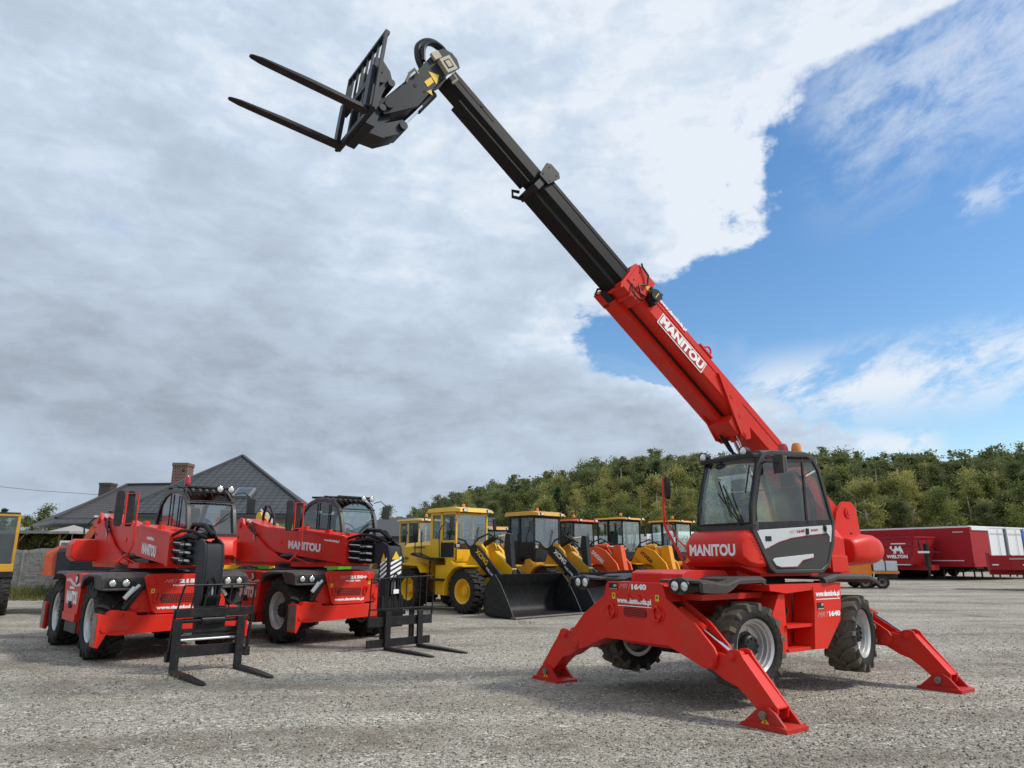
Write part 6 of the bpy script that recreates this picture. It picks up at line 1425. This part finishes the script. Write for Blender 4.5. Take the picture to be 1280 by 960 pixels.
WALLP=mat('pale_render',(.34,.33,.30),.9,var=.1,scale=1); SOFF=mat('grey_fascia',(.22,.22,.22),.6,var=.1)
def house():
    O=Vector((-15,36,0)); t=thing('house','house with a steep dark tiled hip roof and a red brick chimney','house',tuple(O),0)
    FR=Vector((-8.6,31.5,3.55))-O; FL=Vector((-17.2,31.0,3.55))-O; BL=Vector((-23.4,41.5,3.7))-O; BR=Vector((-10.5,43.0,3.7))-O; A=Vector(((302-640)/FPX*38,38,6.96))-O
    for a,b_,m in ((FL,FR,ROOF1),(BL,FL,ROOF2),(FR,BR,ROOF1),(BR,BL,ROOF1)): roof_face('roof',[a,b_,A],m,t)
    b=MB(); c=(FL+FR+BL+BR)/4; w=[(p-c)*.90+c for p in (FL,FR,BR,BL)]
    b.prism([(p.x,p.y) for p in w],'z',0.004,3.5); b.build('wall',WALLP,t)
    b=MB(); 
    for p,q in ((FL,FR),(FR,BR),(BR,BL),(BL,FL)): b.bar(tuple(p-Vector((0,0,.12))),tuple(q-Vector((0,0,.12))),.12,.14)
    for p in (FL,FR,BL): b.bar(tuple(p+Vector((0,0,.03))),tuple(A+Vector((0,0,.03))),.16,.10)
    b.build('gutter',ROOFS,t)
    b=MB(); x,y=(229-640)/FPX*39-O.x,39-O.y; b.box(x-.40,x+.40,y-.4,y+.4,4.0,6.55); b.box(x-.43,x+.43,y-.43,y+.43,6.50,6.68); ch=b.build('chimney',BRICK,t,bevel=.01)
    b=MB(); b.box(x+.15,x+.27,y-.435,y-.425,6.2,6.3); b.build('flue_opening',DKIN,ch)
    # roof window on the front face
    n=(FR-FL).cross(A-FL).normalized(); n=n if n.z>0 else -n; e=(FR-FL).normalized(); u=n.cross(e); u=u if u.z>0 else -u
    base=FL+e*4.55+u*1.75
    f=MB(); f.loft([[tuple(base+e*a+u*c_+n*d) for a,c_ in ((0,0),(.8,0),(.8,.95),(0,.95))] for d in (.0,.12)]); fo=f.build('roof_window',SOFF,t)
    f=MB(); f.loft([[tuple(base+e*a+u*c_+n*d) for a,c_ in ((.08,.08),(.72,.08),(.72,.87),(.08,.87))] for d in (.121,.13)]); f.build('pane',NAVY,fo)
    for wx in (-4.5,-1.8,1.5):
        f=MB(); f.box(wx,wx+1.2,-4.45,-4.35,.95,2.4); fo=f.build('window',WPAINT,t); f=MB(); f.box(wx+.08,wx+1.12,-4.47,-4.452,1.03,2.32); f.build('pane',GLD,fo)
    return t
house()
def house2():
    O=Vector((-23,42,0)); t=thing('house','lower house wing with a brown-black tiled roof and a brown chimney at the far left','house',tuple(O),0)
    ez=3.75
    FL=Vector((-24.9,39.6,ez))-O; BL=Vector((-29.2,44.5,ez))-O; FR=Vector((-15.5,38.5,ez))-O; BR=Vector((-18,49,ez))-O; A=Vector(((162-640)/FPX*45,45,6.10))-O; A2=Vector(((235-640)/FPX*44.5,44.5,6.10))-O
    roof_face('roof',[FL,FR,A2,A],ROOF2,t); roof_face('roof',[BL,FL,A],ROOF2,t); roof_face('roof',[FR,BR,A2],ROOF2,t); roof_face('roof',[BR,BL,A,A2],ROOF2,t)
    b=MB(); c=(FL+FR+BL+BR)/4; w=[(p-c)*.86+c for p in (FL,FR,BR,BL)]; b.prism([(p.x,p.y) for p in w],'z',0.006,3.7); b.build('wall',WALLP,t)
    b=MB(); b.mat(SOFF)
    for p,q in ((FL,FR),(FR,BR),(BR,BL),(BL,FL)): b.bar(tuple(p-Vector((0,0,.15))),tuple(q-Vector((0,0,.15))),.14,.22)
    b.prism([(p.x,p.y) for p in (FL,FR,BR,BL)],'z',ez-.32,ez-.24)
    b.mat(ROOFS); b.bar(tuple(FL+Vector((0,0,.05))),tuple(A+Vector((0,0,.05))),.2,.1); b.bar(tuple(A+Vector((0,0,.05))),tuple(A2+Vector((0,0,.05))),.2,.1); b.build('gutter',None,t)
    b=MB(); x,y=(138-640)/FPX*44.4-O.x,44.4-O.y; b.box(x-.35,x+.35,y-.35,y+.35,4.4,6.05); b.box(x-.38,x+.38,y-.38,y+.38,6.0,6.15); b.build('chimney',mat('brown_chimney_cladding',(.075,.062,.055),.8,var=.2),t)
house2()
def carport():
    t=thing('carport','low timber carport with a thin pale roof between wall and house','carport',(-24.5,38.2,0),0)
    b=MB(); b.mat(ROOFS); b.box(-3.4,3.6,-.4,1.6,2.95,3.03); b.mat(SOFF); b.box(-3.4,3.6,-.42,-.40,2.9,3.05); rf=b.build('roof',None,t)
    b=MB(); b.mat(mat('stained_timber',(.30,.14,.05),.8,var=.25,scale=3)); 
    for x in (-3.2,-1.2,1.0,3.2): b.bar((x,-.2,0),(x,-.2,2.95),.14,.14,(0,1,0)); b.bar((x,-.2,2.4),(x+.4,-.2,2.93),.08,.08,(0,1,0))
    b.box(-3.2,3.4,1.5,1.55,1.5,2.9); b.build('frame',None,t)
    t2=thing('market_parasol','pale square parasol with a strut roof behind the wall','parasol',(-22.4,37.2,0),0)
    b=MB(); b.cyl((0,0,0),(0,0,3.3),.03); 
    for k in range(4): a=k*math.pi/2+.4; b.bar((0,0,3.25),(1.1*math.cos(a),1.1*math.sin(a),2.95),.03,.03)
    b.build('pole',SILV,t2)
    b=MB(); P=[(1.1*math.cos(k*math.pi/2+.4),1.1*math.sin(k*math.pi/2+.4),2.97) for k in range(4)]; b.add([(0,0,3.3)]+P+[(p[0],p[1],2.85) for p in P],[(0,1,2),(0,2,3),(0,3,4),(0,4,1),(1,5,6,2),(2,6,7,3),(3,7,8,4),(4,8,5,1)]); b.build('canopy',WALLP,t2)
carport()
def barn():
    O=Vector((-10.5,62,0)); t=thing('barn','long low building with a dark roof behind the yellow loader','building',tuple(O),0)
    z0,z1=3.4,5.15; xa,xb=-1.0,9.0
    roof_face('roof',[(xa-3,-2,z0),(xb,-2,z0),(xb,3,z1),(xa,3,z1)],ROOFS,t); roof_face('roof',[(xa-3,8,z0),(xb,8,z0),(xb,3,z1),(xa,3,z1)],ROOFS,t); roof_face('roof',[(xa-3,-2,z0),(xa-3,8,z0),(xa,3,z1)],ROOFS,t)
    b=MB(); b.box(xa-2.6,xb,-1.6,7.6,0.004,z0); b.build('wall',mat('dark_cladding',(.10,.10,.10),.8,var=.15),t)
    b=MB(); b.box(xb-6,xb-4.5,-1.64,-1.6,0.01,2.2); b.build('door',SOFF,t)
barn()
# power line
pw=MB(); pw.tube([(-58,70,9.3),(-52,70,8.6),(-46,70,8.0),(-40,70,7.6)],.018,5); 
pl=thing('power_line','thin dark power line sagging above the left trees','cable',(0,0,0),0)
bpy.data.objects.remove(pl); o=pw.build('power_line',BLACK); tag(o,'thin dark power line sagging above the trees at the far left','cable')
# ------------------------------------------------------------------ world
w=bpy.data.worlds.new('World'); scene.world=w; w.use_nodes=True; nt=w.node_tree; nt.nodes.clear(); L=nt.links
SUN_EL=R(46); SUN_AZ=R(100)   # azimuth measured clockwise from +Y
out=node(nt,'ShaderNodeOutputWorld'); bgS=node(nt,'ShaderNodeBackground'); bgC=node(nt,'ShaderNodeBackground'); mixs=node(nt,'ShaderNodeMixShader')
sky=node(nt,'ShaderNodeTexSky',sky_type='NISHITA'); sky.sun_disc=False; sky.sun_elevation=SUN_EL; sky.sun_rotation=SUN_AZ; sky.altitude=100; sky.air_density=1.1; sky.dust_density=.6; sky.ozone_density=2.0
hs=node(nt,'ShaderNodeHueSaturation'); hs.inputs['Saturation'].default_value=1.24; hs.inputs['Value'].default_value=.96; L.new(sky.outputs[0],hs.inputs['Color']); L.new(hs.outputs[0],bgS.inputs[0]); bgS.inputs[1].default_value=.15
tc=node(nt,'ShaderNodeTexCoord'); sep=node(nt,'ShaderNodeSeparateXYZ'); L.new(tc.outputs['Generated'],sep.inputs[0])
def M(op,a,b_=None,c=None,clamp=False):
    n=node(nt,'ShaderNodeMath',operation=op,use_clamp=clamp)
    for i,v in enumerate((a,b_,c)):
        if v is None: continue
        if isinstance(v,(int,float)): n.inputs[i].default_value=v
        else: L.new(v,n.inputs[i])
    return n.outputs[0]
def RG(s,a,b_,c=0,d=1,smooth=True):
    n=node(nt,'ShaderNodeMapRange',interpolation_type='SMOOTHSTEP' if smooth else 'LINEAR'); L.new(s,n.inputs['Value'])
    for k,v in zip(('From Min','From Max','To Min','To Max'),(a,b_,c,d)): n.inputs[k].default_value=v
    return n.outputs[0]
az=M('ARCTAN2',sep.outputs[0],sep.outputs[1]); el=M('ARCSINE',sep.outputs[2])
def ae(px,py):
    d=pix_dir(px,py).normalized(); return math.atan2(d.x,d.y),math.asin(d.z)
def NZ(x,y,z,s,d=5,r=.55,dist=0):
    cb=node(nt,'ShaderNodeCombineXYZ')
    for i,v in enumerate((x,y,z)):
        if isinstance(v,(int,float)): cb.inputs[i].default_value=v
        else: L.new(v,cb.inputs[i])
    n=node(nt,'ShaderNodeTexNoise'); n.inputs['Scale'].default_value=s; n.inputs['Detail'].default_value=d; n.inputs['Roughness'].default_value=r; n.inputs['Distortion'].default_value=dist
    L.new(cb.outputs[0],n.inputs['Vector']); return n.outputs['Fac']
def CURVE(src,pts,lo,hi,vlo,vhi):
    """float curve through (x,value) pairs"""
    n=node(nt,'ShaderNodeFloatCurve'); L.new(RG(src,lo,hi,0,1,False),n.inputs['Value']); c=n.mapping.curves[0]
    P=sorted([((x-lo)/(hi-lo),(v-vlo)/(vhi-vlo)) for x,v in pts]); P=[p for p in P if 0<=p[0]<=1]
    c.points[0].location=(0,P[0][1]); c.points[-1].location=(1,P[-1][1])
    for x,v in P:
        if .005<x<.995: c.points.new(x,v)
    for q in c.points: q.handle_type='VECTOR'
    n.mapping.use_clip=False; n.mapping.update(); return RG(n.outputs[0],0,1,vlo,vhi,False)
# main cloud deck edge : azimuth as function of elevation
E1=[(1330,-120),(1270,-40),(1200,0),(1075,60),(985,110),(950,160),(945,210),(945,260),(930,300),(800,345),(720,385),(700,425),(745,462),(800,478),(905,484),(985,520),(1040,552),(1075,575),(1100,600)]
pts=[(ae(x,y)[1],ae(x,y)[0]) for x,y in E1]
b_az=CURVE(el,pts,0.03,.75,-.3,.9)
n1=NZ(az,el,3.1,5.0,7,.62,.3); n2=NZ(az,M('MULTIPLY',el,1.6),7.7,16,6,.6,.2)
d=M('SUBTRACT',b_az,az)
d=M('ADD',d,M('MULTIPLY',M('SUBTRACT',n1,.5),.26)); d=M('ADD',d,M('MULTIPLY',M('SUBTRACT',n2,.5),.20)); n2b=NZ(az,M('MULTIPLY',el,1.3),3.3,46,5,.62,.2); d=M('ADD',d,M('MULTIPLY',M('SUBTRACT',n2b,.5),.07))
sf=RG(el,.52,.66,.055,.16); dn=M('DIVIDE',M('ADD',d,M('MULTIPLY',sf,.5)),sf); deck=RG(dn,0,1.0)
# gap of thin blue seen through the deck near (740,470)
# veils on the right: upper right milky cloud
e0=ae(1280,40); e1=ae(1000,200)
n3=NZ(az,M('MULTIPLY',M('ADD',el,M('MULTIPLY',az,-.25)),1.9),1.3,7.5,8,.68,.25)
def band(px0,py0,px1,py1,width,amt,nz,n0,n1_,azlo,azhi):
    (a0,e0_),(a1,e1_)=ae(px0,py0),ae(px1,py1); s=(e1_-e0_)/(a1-a0)
    q=M('SUBTRACT',el,M('ADD',M('MULTIPLY',az,s),e0_-s*a0)); g=RG(M('ABSOLUTE',q),width,0,0,1)
    g=M('MULTIPLY',g,RG(nz,n0,n1_)); g=M('MULTIPLY',g,RG(az,azlo,azhi)); return M('MULTIPLY',g,amt)
v1=band(900,500,1280,450,.075,1.0,n3,.40,.60,ae(860,500)[0],ae(985,500)[0])
v2=band(1090,290,1280,225,.036,.55,n3,.42,.62,ae(1050,280)[0],ae(1230,240)[0])
v3=band(1040,150,1280,40,.17,.62,n3,.36,.66,ae(960,150)[0],ae(1080,100)[0])
v4=band(1060,556,1180,556,.034,.95,NZ(az,el,6.6,14,6,.6,.2),.42,.54,ae(1040,560)[0],ae(1085,560)[0]); v4=M('MULTIPLY',v4,RG(az,ae(1200,560)[0],ae(1140,560)[0]))
gaps=M('MULTIPLY',RG(NZ(az,M('MULTIPLY',el,1.7),4.4,6.5,6,.6,.4),.60,.78),.42); deck=M('MULTIPLY',deck,M('SUBTRACT',1,M('MULTIPLY',gaps,RG(el,.18,.4)))); rear=RG(M('ABSOLUTE',az),.95,1.5); rear=M('MULTIPLY',rear,RG(n1,.36,.50)); mask=M('MAXIMUM',deck,v1); mask=M('MAXIMUM',mask,rear); mask=M('MAXIMUM',mask,v2); mask=M('MAXIMUM',mask,v3); mask=M('MAXIMUM',mask,v4)  # rear: unseen clouds behind the camera, added so windscreens reflect pale sky
n5=NZ(M('ADD',az,M('MULTIPLY',el,.4)),M('MULTIPLY',el,2.2),9.1,3.2,5,.55,.6)
hz=RG(n5,.54,.66,0,.20); hz=M('MULTIPLY',hz,RG(el,.45,.12)); mask=M('MAXIMUM',mask,hz)
# shade of the clouds: large soft forms, darker low on the left
n6=NZ(az,M('MULTIPLY',el,1.9),2.2,3.4,7,.56,.5); n7=NZ(az,M('MULTIPLY',el,2.4),5.5,9,6,.58,.3)
n8=NZ(az,M('MULTIPLY',el,1.5),8.5,24,6,.62,.3); base=M('ADD',M('MULTIPLY',RG(n6,.34,.66),.46),M('ADD',M('MULTIPLY',RG(n7,.34,.66),.38),M('MULTIPLY',RG(n8,.3,.7),.16)))
# elevation / azimuth trend : 1 = bright
(aD,eD)=ae(90,420)
dark=CURVE(el,[(ae(300,620)[1],.42),(ae(300,590)[1],.46),(ae(300,520)[1],.30),(ae(300,440)[1],.30),(ae(300,360)[1],.50),(ae(300,250)[1],.72),(ae(300,120)[1],.84),(ae(300,0)[1],.82)],0.03,.75,0,1)
lr=RG(az,ae(60,300)[0],ae(640,300)[0],0,.30); tr_=M('ADD',dark,M('MULTIPLY',lr,RG(el,.10,.35)))
shade=M('ADD',M('MULTIPLY',tr_,.56),M('ADD',M('MULTIPLY',base,.44),.08))
shade=M('ADD',shade,M('MULTIPLY',M('SUBTRACT',1,deck),.34)); edgeb=M('MULTIPLY',RG(d,.16,.02),RG(el,.02,.12)); shade=M('ADD',shade,M('MULTIPLY',edgeb,.22)); shade=M('MAXIMUM',shade,M('MULTIPLY',M('SUBTRACT',1,deck),.92),clamp=True) if False else shade
sh=node(nt,'ShaderNodeValToRGB'); L.new(shade,sh.inputs[0]); cr=sh.color_ramp
cols=[(.0,(.215,.255,.31)),(.30,(.325,.378,.45)),(.55,(.44,.52,.625)),(.80,(.55,.65,.775)),(1.0,(.74,.80,.88))]
cr.elements[0].color=(*cols[0][1],1); cr.elements[1].color=(*cols[-1][1],1)
for p,c in cols[1:-1]: e=cr.elements.new(p); e.color=(*c,1)
L.new(sh.outputs[0],bgC.inputs[0]); bgC.inputs[1].default_value=1.0
L.new(mask,mixs.inputs[0]); L.new(bgS.outputs[0],mixs.inputs[1]); L.new(bgC.outputs[0],mixs.inputs[2]); L.new(mixs.outputs[0],out.inputs[0])
# ------------------------------------------------------------------ sun
sl=bpy.data.lights.new('sun','SUN'); sl.energy=2.7; sl.angle=R(9.0); sl.color=(1,.955,.89); so=bpy.data.objects.new('sun',sl); COL.objects.link(so)
sd=Vector((math.sin(SUN_AZ)*math.cos(SUN_EL),math.cos(SUN_AZ)*math.cos(SUN_EL),math.sin(SUN_EL))); so.rotation_euler=sd.to_track_quat('Z','Y').to_euler(); so.location=(20,-20,30)
# ------------------------------------------------------------------ camera
cam=bpy.data.cameras.new('camera'); co=bpy.data.objects.new('camera',cam); COL.objects.link(co); cam.sensor_width=36; cam.sensor_fit='HORIZONTAL'; cam.lens=FPX/1280*36; cam.clip_end=3000; cam.clip_start=.05
co.location=(0,0,CAMH); co.rotation_euler=(math.pi/2+PITCH,0,0); scene.camera=co
scene.view_settings.view_transform='Standard'; scene.view_settings.look='None'; scene.view_settings.gamma=1; scene.view_settings.exposure=.12
scene.render.engine='CYCLES'; scene.cycles.transparent_max_bounces=24; scene.cycles.max_bounces=8
